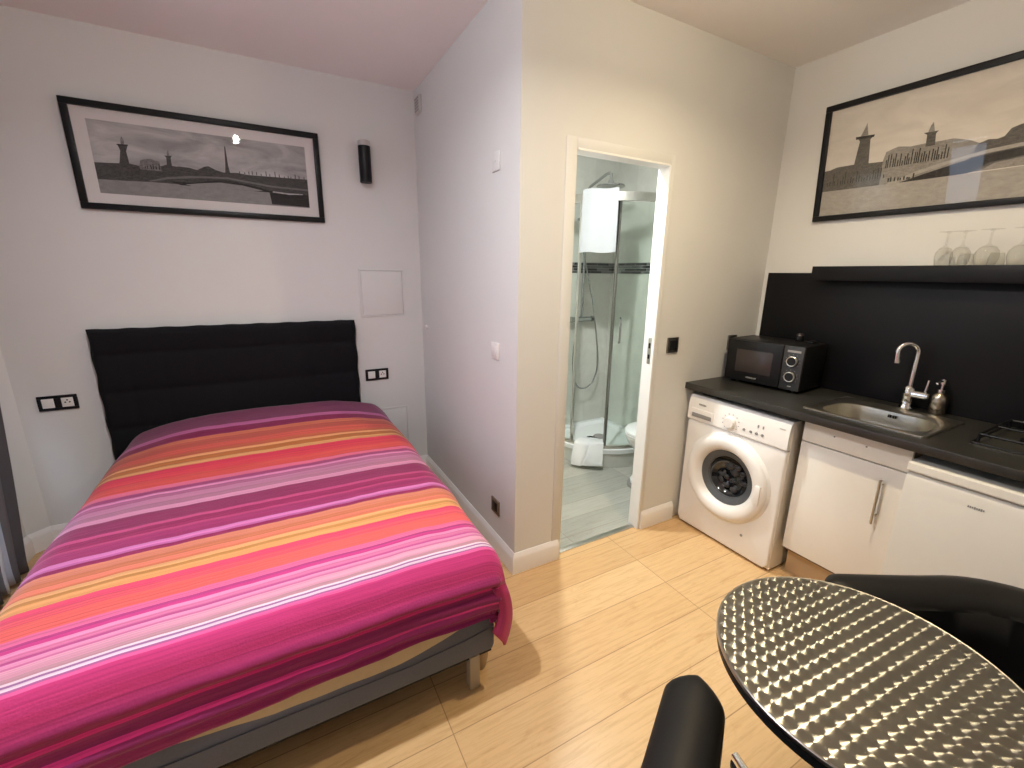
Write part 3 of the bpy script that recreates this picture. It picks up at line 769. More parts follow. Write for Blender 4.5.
for y in (-.85, 1.30): B().cyl((-2.255,y,2.47), (XL,y,2.47), .008).build('bracket', DARKST, t)

# ------------------------------------------------------------------ bathroom
def rrect(x0, x1, y0, y1, r, n=6):
    """rounded rectangle outline, counter-clockwise"""
    pts = []
    for cx, cy, a0 in ((x1-r,y1-r,0), (x0+r,y1-r,90), (x0+r,y0+r,180), (x1-r,y0+r,270)):
        for k in range(n+1):
            a = math.radians(a0+90*k/n); pts.append((cx+r*math.cos(a), cy+r*math.sin(a)))
    return pts
TX0, TY0, TR = 1.062, .690, .50            # quadrant shower tray: left edge, front edge, corner radius
TX1, TY1 = W-.010, D-.010
def quad(off=0.0, n=18):
    """plan outline of the quadrant, moved inwards by off"""
    pts = [(TX1-off, TY1-off), (TX0+off, TY1-off)]
    cx, cy, r = TX0+TR, TY0+TR, TR-off
    pts += [(cx-r*math.cos(a), cy-r*math.sin(a)) for a in [PI/2*k/n for k in range(n+1)]]
    return pts + [(TX1-off, TY0+off)]
t = thing('shower_tray', 'white quadrant shower tray on a tiled plinth in the bathroom corner', 'shower tray', (1.43, 1.07, 0))
B().prism(quad(.012), 0, .125).build('plinth', TILE, t)
s = B().loft([[(x,y,.125) for x, y in quad(.002)], [(x,y,.160) for x, y in quad(0)], [(x,y,.166) for x, y in quad(.006)], [(x,y,.166) for x, y in quad(.05)], [(x,y,.142) for x, y in quad(.075)], [(x,y,.136) for x, y in quad(.30)]])
s.build('tray', TRAYW, t)
B().lathe([(.001,.1465), (.05,.146), (.055,.140), (.055,.136)], (1.475,1.09,0), cap=False).build('drain_cover', GREYP, t)

def qpath(a0, a1, off, n=20):
    cx, cy, r = TX0+TR, TY0+TR, TR-off
    return [(cx-r*math.cos(a0+(a1-a0)*k/n), cy-r*math.sin(a0+(a1-a0)*k/n)) for k in range(n+1)]
t = thing('shower_enclosure', 'curved glass shower enclosure with chrome profiles in the bathroom', 'shower enclosure', (1.2, .9, .166))
ZG0, ZG1 = .172, 2.075
full = [(TX0+.022, TY1)] + qpath(0, PI/2, .022) + [(TX1, TY0+.022)]
def rail(z0, z1, th, m, name):
    a = [(x,y) for x, y in full]
    s = B()
    for p, q in zip(full, full[1:]):
        d = Vector((q[0]-p[0], q[1]-p[1], 0)); L = d.length; d.normalize(); nn = Vector((-d.y, d.x, 0))*th/2
        P, Q = Vector((*p,0))-d*.001, Vector((*q,0))+d*.001
        s.prism([(P+nn)[:2], (P-nn)[:2], (Q-nn)[:2], (Q+nn)[:2]], z0, z1)
    return s.build(name, m, t)
rail(.166, .192, .022, STEEL, 'bottom_rail'); rail(2.055, 2.115, .026, WHITE if False else STEEL, 'top_rail')
def pane(pts, name):
    s = B()
    s.loft([[(x,y,.19) for x, y in pts]+[(x,y,2.05) for x, y in reversed(pts)]] if False else
           [[(x,y,.19), (x+nx*.006,y+ny*.006,.19), (x+nx*.006,y+ny*.006,2.05), (x,y,2.05)] for x, y, nx, ny in pts])
    return s.build(name, SHOWERGL, t)
def with_n(pts):
    out = []
    for i, p in enumerate(pts):
        a, b = Vector(pts[max(0,i-1)]), Vector(pts[min(len(pts)-1,i+1)]); d = (b-a).normalized(); out.append((p[0], p[1], -d.y, d.x))
    return out
A1, A2 = math.radians(20), math.radians(54)
pane(with_n([(TX0+.022, TY1)]+qpath(0, A1, .022, 8)), 'fixed_pane'); pane(with_n(qpath(A2, PI/2, .022, 8)+[(TX1, TY0+.022)]), 'fixed_pane')
dpts = qpath(A2-.02, PI/2, .038, 10)+[(TX0+TR+.12, TY0+.038)]
door = pane(with_n(dpts), 'sliding_door')
def post(p, name, m, w=.011):
    B().box(p[0]-w, p[0]+w, p[1]-w, p[1]+w, .168, 2.06, .002).build(name, m, t)
post(qpath(A1, A1, .022, 1)[0], 'profile', STEEL, .010); post(qpath(A2, A2, .022, 1)[0], 'profile', DARKST, .010)
post((TX0+.022, TY1-.012), 'profile', STEEL); post((TX1-.012, TY0+.022), 'profile', STEEL)
hx, hy = qpath(math.radians(61), math.radians(61), .0, 1)[0]
s = B().tube([(hx+.02,hy+.03,1.225), (hx-.022,hy-.022,1.215), (hx-.024,hy-.024,1.13), (hx-.022,hy-.022,1.045), (hx+.02,hy+.03,1.035)], .008, 10)
s.build('door_handle', BATHCHROME, door)

t = thing('shower_column', 'chrome shower column with a round rain head on the bathroom back wall', 'shower', (1.44, D-.012, 1.0))
yc = D-.060
s = B().tube([(1.44,yc,1.17), (1.44,yc,2.18), (1.437,yc-.01,2.225), (1.430,yc-.05,2.245), (1.404,yc-.27,2.295), (1.398,yc-.31,2.298), (1.395,yc-.335,2.285), (1.394,yc-.34,2.235)], .0115, 12)
s.build('riser_pipe', BATHCHROME, t)
s = B().lathe([(.012,2.262), (.018,2.255), (.022,2.232), (.105,2.216), (.108,2.208), (.104,2.204)], (1.394, yc-.34, -.012)); s.build('rain_head', BATHCHROME, t)
s = B().cyl((1.33,yc,1.155), (1.55,yc,1.155), .022); s.cyl((1.318,yc,1.155), (1.333,yc,1.155), .026).cyl((1.547,yc,1.155), (1.575,yc,1.155), .026)
for x in (1.37, 1.51): s.cyl((x,yc,1.155), (x,D-.012,1.155), .016)
s.build('mixer_valve', BATHCHROME, t)
s = B().cyl((1.44,yc,2.02), (1.44,D-.012,2.02), .012).cyl((1.44,yc,2.06), (1.44,yc,1.98), .022); s.build('wall_bracket', BATHCHROME, t)
s = B().tube([(1.36,yc-.05,1.98), (1.375,yc-.03,1.90), (1.39,yc-.025,1.80)], .012, radii=[.018,.013,.011]).lathe([(.012,1.985),(.045,1.975),(.047,1.99),(.02,2.0)], (1.36,yc-.06,0)); s.build('hand_shower', BATHCHROME, t)
hs = [(1.39,yc-.025,1.80)]
for k in range(1, 25):
    a = k/24
    hs.append((1.39+.13*math.sin(a*PI)*a+.17*a*(1-a)*2-.01*a, yc-.03-.02*math.sin(a*PI), 1.80-1.27*math.sin(min(1, a*1.28)*PI*.5) if a < .78 else .53+(1.13-.53)*((a-.78)/.22)**1.0))
hs2 = [(1.45,yc-.02,1.60), (1.52,yc-.03,1.35), (1.58,yc-.04,1.05), (1.615,yc-.04,.80), (1.61,yc-.04,.66), (1.56,yc-.04,.56), (1.48,yc-.04,.52), (1.40,yc-.04,.55), (1.35,yc-.04,.66), (1.345,yc-.03,.85), (1.37,yc-.02,1.02), (1.40,yc,1.14)]
def smooth_path(P, n=8):
    P = [Vector(p) for p in P]; out = []
    for i in range(len(P)-1):
        p0, p1, p2, p3 = P[max(0,i-1)], P[i], P[i+1], P[min(len(P)-1,i+2)]
        for k in range(n):
            q = k/n; out.append(.5*((2*p1)+(-p0+p2)*q+(2*p0-5*p1+4*p2-p3)*q*q+(-p0+3*p1-3*p2+p3)*q**3))
    return out+[P[-1]]
B().tube(smooth_path([(1.39,yc-.025,1.80)]+hs2), .0075, 10).build('hose', BATHCHROME, t)

# towel over the top rail of the enclosure, at the open side
ta = [qpath(math.radians(d), math.radians(d), .022, 1)[0] for d in range(22, 54, 2)]
def towel(u, v):
    i = u*(len(ta)-1); k = min(int(i), len(ta)-2); f = i-k
    p = Vector(ta[k]).lerp(Vector(ta[k+1]), f); n = (Vector((TX0+TR, TY0+TR))-p).normalized()
    L = (v-.44)                                   # over the rail at v = .44
    if abs(L) < .06: off = -.020*math.sin(L/.06*PI/2); z = 2.125+.010*math.cos(L/.06*PI/2)
    else: off = -math.copysign(.020, L)-math.copysign(.006, L)*min(1, (abs(L)-.06)*6); z = 2.125-(abs(L)-.06)*.85
    off += .004*math.sin(u*9+v*3)
    q = p+n*off
    return (q.x, q.y, z+.004*math.sin(u*7))
s = B().grid(lambda u, v: towel(u, v), 30, 60); s.thicken(.008)
o = s.build('towel', TOWEL, smooth=70); tag(o, 'white towel hanging over the top of the glass shower enclosure', 'towel'); recenter(o, (1.15,.9,1.66))
# bath mat folded over the tray edge
ma = [qpath(math.radians(d), math.radians(d), .022, 1)[0] for d in range(27, 54, 2)]
def bmat(u, v):
    i = u*(len(ma)-1); k = min(int(i), len(ma)-2); f = i-k
    p = Vector(ma[k]).lerp(Vector(ma[k+1]), f); n = (p-Vector((TX0+TR, TY0+TR))).normalized()
    if v < .28: a = v/.28; out = -.085+.115*a; z = .160+.046*math.sin(min(1,a*2.2)*PI/2)+.003*math.sin(u*8)
    else: a = (v-.28)/.72; out = .036+.05*math.sin(a*1.4)+.012*math.sin(u*5+.6); z = .206-.170*a
    if abs(u-.53+.22*v-.05) < .03 and v > .15: out -= .008
    q = p+n*out
    return (q.x, q.y, z+(.02*(u-.5)*(1 if v > .9 else 0)))
s = B().grid(bmat, 28, 26); s.thicken(.010)
o = s.build('bath_mat', MATW, smooth=60); tag(o, 'white bath mat folded over the edge of the shower tray', 'bath mat'); recenter(o, (1.1,.8,.03))

# toilet: faces left, its tank against the right wall
t = thing('toilet', 'white toilet just inside the bathroom door on the right', 'toilet', (1.5, .42, 0))
def egg(x0, x1, yc_, hw, n=40):
    out = []
    for k in range(n):
        a = 2*PI*k/n; c = math.cos(a); L = (x1-x0)/2
        x = (x0+x1)/2+L*c; w = hw*abs(math.sin(a))**.85*(1 if c > 0 else 1-.10*c*c)
        out.append((x, yc_+math.copysign(w, math.sin(a))))
    return out
def ring(x0, x1, hw, z): return [(x-.02 if x < 1.5 else x, y, z) for x, y in egg(x0, x1, .42, hw)]
B().loft([ring(1.27,1.62,.115,.0), ring(1.265,1.62,.118,.05), ring(1.33,1.62,.095,.12), ring(1.37,1.62,.095,.18), ring(1.31,1.62,.13,.26), ring(1.235,1.62,.168,.345), ring(1.215,1.62,.178,.39), ring(1.215,1.62,.176,.398)]).build('bowl', CERAM, t)
B().loft([ring(1.245,1.60,.128,.0), ring(1.245,1.60,.128,.018), ring(1.262,1.60,.117,.026)]).build('foot_ring', GREYP, t)  # dark grey ring around the pedestal foot
B().loft([ring(1.212,1.63,.178,.399), ring(1.205,1.64,.183,.406), ring(1.205,1.64,.183,.415), ring(1.212,1.63,.178,.419)]).build('seat', CERAM, t)
B().loft([ring(1.208,1.64,.182,.420), ring(1.202,1.645,.186,.426), ring(1.206,1.64,.183,.437), ring(1.24,1.61,.155,.443)]).build('lid', CERAM, t)
s = B().box(1.615, 1.795, .235, .605, .36, .77, .025, 3).build('tank', CERAM, t)
B().box(1.605, 1.797, .228, .612, .77, .80, .012).build('tank_lid', CERAM, t)

# ------------------------------------------------------------------ washing machine
WX, WY0_, WY1_ = 1.19, -.637, -.037
t = thing('washing_machine', 'white front loading washing machine under the worktop left end', 'washing machine', (1.45, -.337, 0))
B().box(WX+.13, 1.745, WY0_, WY1_, .012, .848).box(WX+.022, WX+.13, WY0_, WY0_+.02, .012, .848).box(WX+.022, WX+.13, WY1_-.02, WY1_, .012, .848).box(WX+.022, WX+.13, WY0_+.02, WY1_-.02, .828, .848).box(WX+.022, WX+.13, WY0_+.02, WY1_-.02, .012, .032).build('cabinet_body', WHITE, t)
HC, HCZ, HR = -.335, .428, .165
def wm_ring(x, ins, circ=None):
    out = []
    y0_, y1_, z0_, z1_ = WY0_+.002+ins, WY1_-.002-ins, .015+ins, .700-ins
    for k in range(96):
        a = 2*PI*k/96; c, s_ = math.cos(a), math.sin(a)
        if circ: out.append((x, HC+circ*c, HCZ+circ*s_)); continue
        f = min(((y1_-HC)/c if c > 1e-9 else 9), ((y0_-HC)/c if c < -1e-9 else 9), ((z1_-HCZ)/s_ if s_ > 1e-9 else 9), ((z0_-HCZ)/s_ if s_ < -1e-9 else 9))
        out.append((x, HC+f*c, HCZ+f*s_))
    return out
B().loft([wm_ring(WX+.03, 0), wm_ring(WX+.008, 0), wm_ring(WX+.002, .003), wm_ring(WX, .009), wm_ring(WX, 0, HR), wm_ring(WX+.03, 0, HR)], True, False, False).build('front_panel', WHITE, t, smooth=50)
s = B()
pr = [(WX+.045,.702), (WX-.004,.702), (WX-.008,.708), (WX-.004,.800), (WX+.004,.836), (WX+.016,.848), (WX+.045,.850)]
s.loft([[(x, WY0_+.001, z) for x, z in pr], [(x, WY1_-.001, z) for x, z in pr]]); fas = s.build('control_panel', WHITE, t, smooth=30)
s = B().box(WX-.012, WX+.02, -.213, -.062, .722, .775, .004); dr = s.build('detergent_drawer', WHITE, t)
B().box(WX-.0135, WX-.011, -.203, -.072, .724, .748, .002).build('grip_recess', GREYP, dr)
s = B().lathe([(.034,-.012), (.034,-.016), (.030,-.034), (.027,-.037), (.001,-.037)], (WX+.006, -.322, .757), 'x', 32, cap=False)
s.build('program_knob', WHITE, t)
s = B()
for k in range(12):
    a = 2*PI*k/12+.2; s.box(WX-.0075, WX-.0060, -.322+.050*math.cos(a)-.003, -.322+.050*math.cos(a)+.003, .757+.046*math.sin(a)-.002, .757+.046*math.sin(a)+.002)
s.build('dial_marks', GREYP, fas)
for y in (-.404, -.442, -.474, -.506): B().lathe([(.001,-.0115),(.0065,-.0115),(.0075,-.008),(.0075,-.002)], (WX+.0, y, .742), 'x', 14, cap=False).build('button', GREYP, t)
for y in (-.478, -.505): B().box(WX-.0078, WX-.005, y-.003, y+.003, .776, .790).build('indicator', GREYP, t)
def illegible(s, x, y0, y1, z, h, n, seed=1):
    rnd = random.Random(seed); st = (y1-y0)/n
    for k in range(n):
        ya_ = y0+st*k; hh = h*rnd.uniform(.6,1); s.box(x-.0008, x+.0008, min(ya_, ya_+st*.7), max(ya_, ya_+st*.7), z-hh/2, z+hh/2)
    return s
illegible(B(), WX-.0045, -.108, -.158, .803, .014, 6, 3).build('faded_lettering', GREYP, fas, smooth=0); illegible(B(), WX-.0045, -.585, -.615, .806, .008, 5, 4).build('faded_lettering', PALEGREY, fas, smooth=0)
CY, CZ = -.335, .428
s = B().lathe([(.262,.012), (.258,-.004), (.248,-.012)], (WX, CY, CZ), 'x', 64, cap=False); s.build('porthole_surround', WHITE, t)
s = B().lathe([(.250,.004), (.246,-.020), (.236,-.034), (.220,-.040), (.195,-.040), (.178,-.030), (.165,-.012), (.158,.0)], (WX, CY, CZ), 'x', 64, cap=False)
dd = s.build('porthole_door', WHITE, t)
BOWL = mat('dark_porthole_glass', (.018,.019,.020,1), .06, var=.2, scale=8, coat=.6)
RUBBER = mat('grey_rubber', (.075,.08,.085,1), .5)
s = B().lathe([(.160,.0), (.155,-.004), (.120,.016), (.118,.022)], (WX, CY, CZ), 'x', 64, cap=False); s.build('rubber_ring', RUBBER, dd)
s = B().lathe([(.122,.014), (.105,.050), (.06,.075), (.001,.082)], (WX, CY, CZ), 'x', 48, cap=False); s.build('porthole_glass', BOWL, dd)
s = B()
for k in range(22):
    a = random.uniform(0, 2*PI); r = random.uniform(.01, .085)
    s.sphere((WX+.062-r*.25, CY+r*math.cos(a), CZ+r*math.sin(a)), random.uniform(.012,.024), .4, random.uniform(.7,1.4), random.uniform(.5,1), 10)
s.build('wet_laundry', mat('dark_laundry', (.03,.03,.033,1), .3, var=.6, scale=20), dd)
s = B().box(WX-.046, WX-.036, CY-.226, CY-.196, CZ-.06, CZ+.05, .004); s.build('door_handle', WHITE, dd)
s = B().lathe([(.001,-.003),(.007,-.003),(.008,0)], (WX, -.474, .135), 'x', 12, cap=False); s.build('filter_catch', GREYP, t)
for y in (WY0_+.05, WY1_-.05): B().lathe([(.022,0),(.022,.008),(.012,.02)], (WX+.06, y, 0)).build('foot', BLACKP, t)

# ------------------------------------------------------------------ kitchen units
CX = 1.180                                     # worktop front edge
SX0, SX1, SY0, SY1 = 1.268, 1.682, -1.104, -.626   # sink outline
t = thing('kitchen_worktop', 'dark slate effect worktop along the kitchen wall', 'worktop', (1.5, -1.0, .878))
s = B(); zb, zt_ = .878, .916; e = .02
def ctop(x0, x1, y0, y1):
    s.box(x0, x1, y0, y1, zb, zt_)
ctop(CX, SX0+e, -1.95, -.001); ctop(SX1-e, W-.001, -1.95, -.001); ctop(SX0+e, SX1-e, SY1-e, -.001); ctop(SX0+e, SX1-e, -1.95, SY0+e)
bmesh.ops.remove_doubles(s.bm, verts=s.bm.verts, dist=.0001)
s.build('worktop_board', WORKTOP, t)
B().box(CX-.0025, CX, -1.95, -.001, zb+.001, zt_+.0004, .0024, 3).build('edge_strip', DARKST if False else WORKTOP, t)
# sink cabinet
KX, KY0, KY1 = 1.246, -1.088, -.664
t = thing('sink_cabinet', 'cream base cabinet with a bar handle under the sink', 'cabinet', (1.5, -.895, 0))
s = B()
s.box(KX+.02, 1.78, KY1-.016, KY1, .15, .765).box(KX+.02, 1.78, KY0, KY0+.016, .15, .876).box(KX+.02, 1.78, KY0+.016, KY1-.016, .15, .166).box(1.77, 1.78, KY0+.016, KY1-.016, .166, .70)
s.build('carcass', BROWNWD, t)
B().box(KX+.07, KX+.085, KY0, KY1, 0, .15).build('kickboard', PLINTH, t)
fp = B().box(KX, KX+.018, KY0+.002, KY1-.001, .764, .872, .0015).build('false_drawer_front', OFFWHITE, t)
for y, z in ((-.800,.825), (-.928,.822)): B().lathe([(.001,-.0008),(.0035,-.0008),(.0035,.001)], (KX, y, z), 'x', 10, cap=False).build('screw_hole', BLACKP, fp)
dd = B().box(KX, KX+.018, KY0+.002, KY1-.001, .168, .758, .0015).build('door', OFFWHITE, t)
s = B().cyl((KX-.032,-1.014,.500), (KX-.032,-1.014,.710), .006)
for z in (.535, .68): s.cyl((KX-.032,-1.014,z), (KX,-1.014,z), .0045)
s.build('bar_handle', STEEL, dd)
# fridge
FX, FY0, FY1 = 1.172, -1.655, -1.100
t = thing('fridge', 'white undercounter fridge right of the sink cabinet', 'fridge', (1.45, -1.38, 0))
B().box(FX+.045, 1.76, FY0, FY1, .02, .80, .006).build('fridge_body', FRIDGEW, t)
s = B(); pr = [(FX+.04,.800), (FX+.002,.800), (FX-.001,.806), (FX+.002,.832), (FX+.012,.838), (1.76,.838), (1.76,.800)]
s.loft([[(x, FY0, z) for x, z in pr], [(x, FY1, z) for x, z in pr]]); s.build('fridge_top', FRIDGEW, t, smooth=30)
s = B(); pr = [(FX+.042,.05), (FX+.004,.05), (FX,.056), (FX,.770), (FX+.006,.784), (FX+.018,.792), (FX+.042,.793)]
s.loft([[(x, FY0+.002, z) for x, z in pr], [(x, FY1-.002, z) for x, z in pr]]); dd = s.build('fridge_door', FRIDGEW, t, smooth=30)
s = illegible(B(), FX-.0005, -1.290, -1.336, .738, .010, 8, 9); s.build('badge', GREYP, dd, smooth=0)
for y in (FY0+.06, FY1-.06): B().lathe([(.02,0),(.02,.01),(.012,.025)], (FX+.08, y, 0)).build('foot', BLACKP, t)

# sink
t = thing('sink', 'stainless steel inset sink in the dark worktop', 'sink', ((SX0+SX1)/2, (SY0+SY1)/2, .80))
n = 10
def rr(x0, x1, y0, y1, r, z): return [(x, y, z) for x, y in rrect(x0, x1, y0, y1, r, n)]
ix0, ix1, iy0, iy1 = SX0+.035, SX1-.088, SY0+.040, SY1-.040
s = B().loft([rr(SX0,SX1,SY0,SY1,.018,.9165), rr(SX0,SX1,SY0,SY1,.018,.921), rr(SX0+.006,SX1-.006,SY0+.006,SY1-.006,.016,.9245), rr(SX0+.014,SX1-.014,SY0+.014,SY1-.014,.016,.9215), rr(ix0-.012,ix1+.012,iy0-.012,iy1+.012,.115,.921),
              rr(ix0,ix1,iy0,iy1,.105,.914), rr(ix0+.008,ix1-.008,iy0+.008,iy1-.008,.10,.86), rr(ix0+.014,ix1-.014,iy0+.014,iy1-.014,.095,.80), rr(ix0+.035,ix1-.035,iy0+.035,iy1-.035,.08,.785), rr(ix0+.10,ix1-.10,iy0+.12,iy1-.12,.03,.782)], cap0=False)
s.build('basin', mat('satin_steel', (.60,.57,.49,1), .30, 1.0, var=.05, scale=40), t, smooth=50)
s = B()
for y in (-.862, -.870, -.882, -.890): s.box(ix1-.0125, ix1-.0085, y-.003, y+.003, .888, .902)
s.build('overflow_slots', BLACKP, t)
B().lathe([(.001,.7845),(.032,.7845),(.038,.783)], ((ix0+ix1)/2, (iy0+iy1)/2, 0), cap=False).build('drain', CHROME, t)
# tap
t = thing('kitchen_tap', 'chrome swan neck mixer tap behind the sink', 'tap', (1.712, -.874, .916))
fx, fy = 1.712, -.874
s = B().lathe([(.026,.9165), (.026,.930), (.021,.936), (.021,.975), (.0225,.978), (.0225,1.022), (.017,1.03), (.0125,1.034)], (fx, fy, 0)); s.build('tap_body', CHROME, t)
pts = [(fx,fy,1.03), (fx,fy,1.185)]
for k in range(13):
    a = PI*k/12*1.06; r = .042
    pts.append((fx-.75*(r-r*math.cos(a)), fy+.66*(r-r*math.cos(a)), 1.197+r*math.sin(a)))
l = Vector(pts[-1]); pts.append((l.x+.002, l.y-.002, l.z-.03))
B().tube(pts, .0105, 14).cyl(pts[-1], (l.x+.003, l.y-.003, l.z-.045), .0125).build('spout', CHROME, t)
s = B().cyl((fx,fy-.015,.998), (fx,fy-.068,.998), .019).cyl((fx,fy-.068,.998), (fx,fy-.074,.998), .015); vb = s.build('valve_body', CHROME, t)
B().cyl((fx,fy-.06,1.012), (fx,fy-.064,1.075), .0055, .0045).build('lever', CHROME, vb)
# soap dispenser
t = thing('soap_dispenser', 'steel soap pump bottle beside the tap', 'soap dispenser', (1.752, -.978, .916))
sx_, sy_ = 1.752, -.978
B().lathe([(.030,.9165), (.033,.922), (.033,.99), (.030,1.005), (.018,1.018), (.014,1.022)], (sx_, sy_, 0)).build('bottle', mat('bronze_steel', (.45,.40,.34,1), .25, 1.0), t)
B().lathe([(.016,1.02), (.016,1.036), (.006,1.038), (.006,1.062)], (sx_, sy_, 0)).build('collar', CHROME, t)
s = B().lathe([(.011,1.060), (.011,1.082), (.007,1.086)], (sx_, sy_, 0)).tube([(sx_,sy_,1.076), (sx_-.03,sy_+.006,1.074), (sx_-.042,sy_+.009,1.066)], .005); s.build('pump_head', CHROME, t)
# hob with wire pan support
t = thing('gas_hob', 'dark two burner hob with black wire pan supports at the worktop right end', 'hob', (1.55, -1.45, .916))
hx0, hx1, hy0, hy1 = 1.345, 1.765, -1.76, -1.205
B().loft([rr(hx0,hx1,hy0,hy1,.02,.9165), rr(hx0,hx1,hy0,hy1,.02,.922), rr(hx0+.008,hx1-.008,hy0+.008,hy1-.008,.016,.926)]).build('hob_plate', mat('dark_hob_steel', (.09,.088,.075,1), .35, .6), t, smooth=50)
s = B(); zg = .962
def rod(*p): s.tube([Vector(q) for q in p], .0048, 8)
rod((hx0+.025,hy1-.02,zg), (hx0+.025,hy0+.02,zg)); rod((hx1-.04,hy1-.02,zg), (hx1-.04,hy0+.02,zg)); rod((hx0+.025,hy1-.02,zg), (hx1-.04,hy1-.02,zg)); rod((hx0+.025,hy0+.02,zg), (hx1-.04,hy0+.02,zg))
rod((hx0+.07,hy1-.14,zg), (hx1-.09,hy1-.14,zg)); rod((hx0+.21,hy1-.02,zg), (hx0+.21,hy0+.02,zg)); rod((hx0+.07,hy0+.14,zg), (hx1-.09,hy0+.14,zg))
for x in (hx0+.025, hx1-.04):
    for y in (hy1-.02, hy0+.02): rod((x,y,zg), (x,y,.926))
s.build('pan_support', BLACKM, t)
s = B()
rod_z = .930
s.tube([(hx0+.006,hy1-.006,.928), (hx0+.006,hy0+.006,.928)], .0035, 8).tube([(hx0+.006,hy1-.006,.928), (hx1-.006,hy1-.006,.928)], .0035, 8); s.build('plate_edge', BLACKM, t)
for y in (hy1-.14, hy0+.14): B().lathe([(.050,.926), (.050,.936), (.036,.940), (.036,.948), (.001,.949)], (hx0+.21, y, 0)).build('burner', BLACKM, t)
# splashback and ledge shelf
o = B().box(W-.018, W-.0005, -1.95, -.034, .917, 1.566, .0015).build('splashback_panel', SPLASH); tag(o, 'black splashback panel behind the sink and microwave', 'splashback'); recenter(o, (W-.01,-1,.917))
o = B().box(1.700, W-.0185, -1.95, -.336, 1.527, 1.601, .002).build('wall_shelf', SPLASH); tag(o, 'black shelf running along the top of the splashback under the glasses', 'shelf'); recenter(o, (1.75,-1.1,1.527))

# ------------------------------------------------------------------ microwave
MWZ = .917
t = thing('microwave', 'black microwave oven with two dials on the worktop corner', 'microwave', (1.455, -.062, MWZ), math.radians(5.5))
mw, md2, mh = .425, .268, .262       # local: front at x = 0, runs to -y
L = dict(local=True)
B().box(.006, md2, -mw, 0, .014, mh, .006).build('casing', mat('black_casing', (.009,.009,.009,1), .38, spec=.3), t, **L)
dr = B().box(-.012, .006, -.318, -.001, .016, mh-.003, .005).build('door', BLACKP, t, **L)
B().box(-.0128, -.0118, -.268, -.062, .072, .205, .0003).build('window', mat('smoked_mesh_window', (.045,.036,.034,1), .22, var=.1, scale=300), dr, **L)
s = B(); illegible(s, -.0124, -.135, -.195, .043, .010, 9, 5); s.build('faded_lettering', GREYP, dr, smooth=0, **L)
pn = B().box(-.010, .006, -mw+.001, -.320, .016, mh-.003, .004).build('control_panel', mat('dark_grey_panel', (.03,.03,.032,1), .4), t, **L)
for z, nm in ((.178, 'dial'), (.092, 'dial')):
    d_ = B().lathe([(.029,-.010), (.029,-.014), (.026,-.024), (.001,-.024)], (0,-.372,z), 'x', 28, cap=False).build(nm, BLACKP, t, **L)
    B().lathe([(.0225,-.0242), (.0255,-.025), (.0275,-.0235), (.029,-.016)], (0,-.372,z), 'x', 28, cap=False).build('dial_ring', STEEL, d_, **L)
    s = B()
    for k in range(9):
        a = math.radians(-40+k*32); s.box(-.0108, -.0098, -.372+.038*math.cos(a)-.0015, -.372+.038*math.cos(a)+.0015, z+.038*math.sin(a)-.0015, z+.038*math.sin(a)+.0015)
    s.build('scale_marks', GREYP, pn, **L)
B().box(-.0112, -.0095, -.408, -.340, .226, .238, .0005).build('panel_label', GREYP, pn, **L)
B().box(-.0112, -.0095, -.384, -.366, .036, .041).build('panel_mark', GREYP, pn, **L)
s = B()
for z in (.03, .05, .07, .09, .11): s.box(.05, .2, -mw-.0008, -mw+.001, z, z+.006, .0)
s.build('side_vent', BLACKM, t, **L)
for x, y in ((.03,-.04), (.03,-mw+.04), (md2-.03,-.04), (md2-.03,-mw+.04)): B().lathe([(.014,0), (.014,.012), (.010,.015)], (x,y,0)).build('foot', BLACKP, t, **L)
t = thing('small_pot', 'small black pot with a shiny lid on top of the microwave', 'pot', (1.715, -.335, MWZ+mh))
B().lathe([(.020,1.1795), (.021,1.182), (.019,1.205), (.017,1.212)], (1.70,-.335,0)).build('jar', BLACKM, t); B().lathe([(.018,1.212), (.018,1.220), (.008,1.226), (.001,1.227)], (1.70,-.335,0), cap=False).build('lid', DARKST, t)
o = B().box(1.665, 1.735, -.425, -.375, 1.1795, 1.189, .002).build('flat_box', BLACKP); tag(o, 'flat black box beside the pot on top of the microwave', 'box'); recenter(o, (1.70,-.40,1.1795))

# ------------------------------------------------------------------ upturned glasses on the shelf
def wine_glass(label, x, y, zf, h, rf, rb):
    """stands upside down: rim on the shelf, foot in the air"""
    z0 = 1.6015; t = thing('wine_glass', label, 'glass', (x, y, z0), 0, 'upturned glasses on the black shelf')
    hb_ = h*.55
    out = [(rb*.80,0), (rb*.93,hb_*.2), (rb,hb_*.45), (rb*.93,hb_*.7), (rb*.62,hb_*.92), (rb*.25,hb_*1.03), (.0045,hb_*1.12)]
    inn = [(r-.0013, z) for r, z in out[:-1]]; inn[-1] = (.002, hb_*.98)
    B().lathe([(r, z+z0) for r, z in inn[::-1]]+[(r, z+z0) for r, z in out], (x,y,0), seg=28, cap=False).build('bowl', WINEGL, t)
    B().lathe([(.0044,hb_*1.12+z0), (.0036,h*.75+z0), (.0042,h*.93+z0), (.010,h-.004+z0), (rf,h-.0015+z0), (rf,h+z0), (.001,h+z0)], (x,y,0), seg=28, cap=False).build('stem_and_foot', WINEGL, t)
wine_glass('upturned wine glass at the left end of the row on the shelf', 1.765, -.862, 0, .150, .034, .032)
wine_glass('upturned wine glass second from the left on the shelf', 1.735, -.928, 0, .147, .033, .034)
wine_glass('larger upturned wine glass standing alone toward the right of the shelf', 1.735, -1.012, 0, .148, .037, .040)
wine_glass('upturned wine glass cut by the right edge on the shelf', 1.735, -1.110, 0, .148, .036, .038)
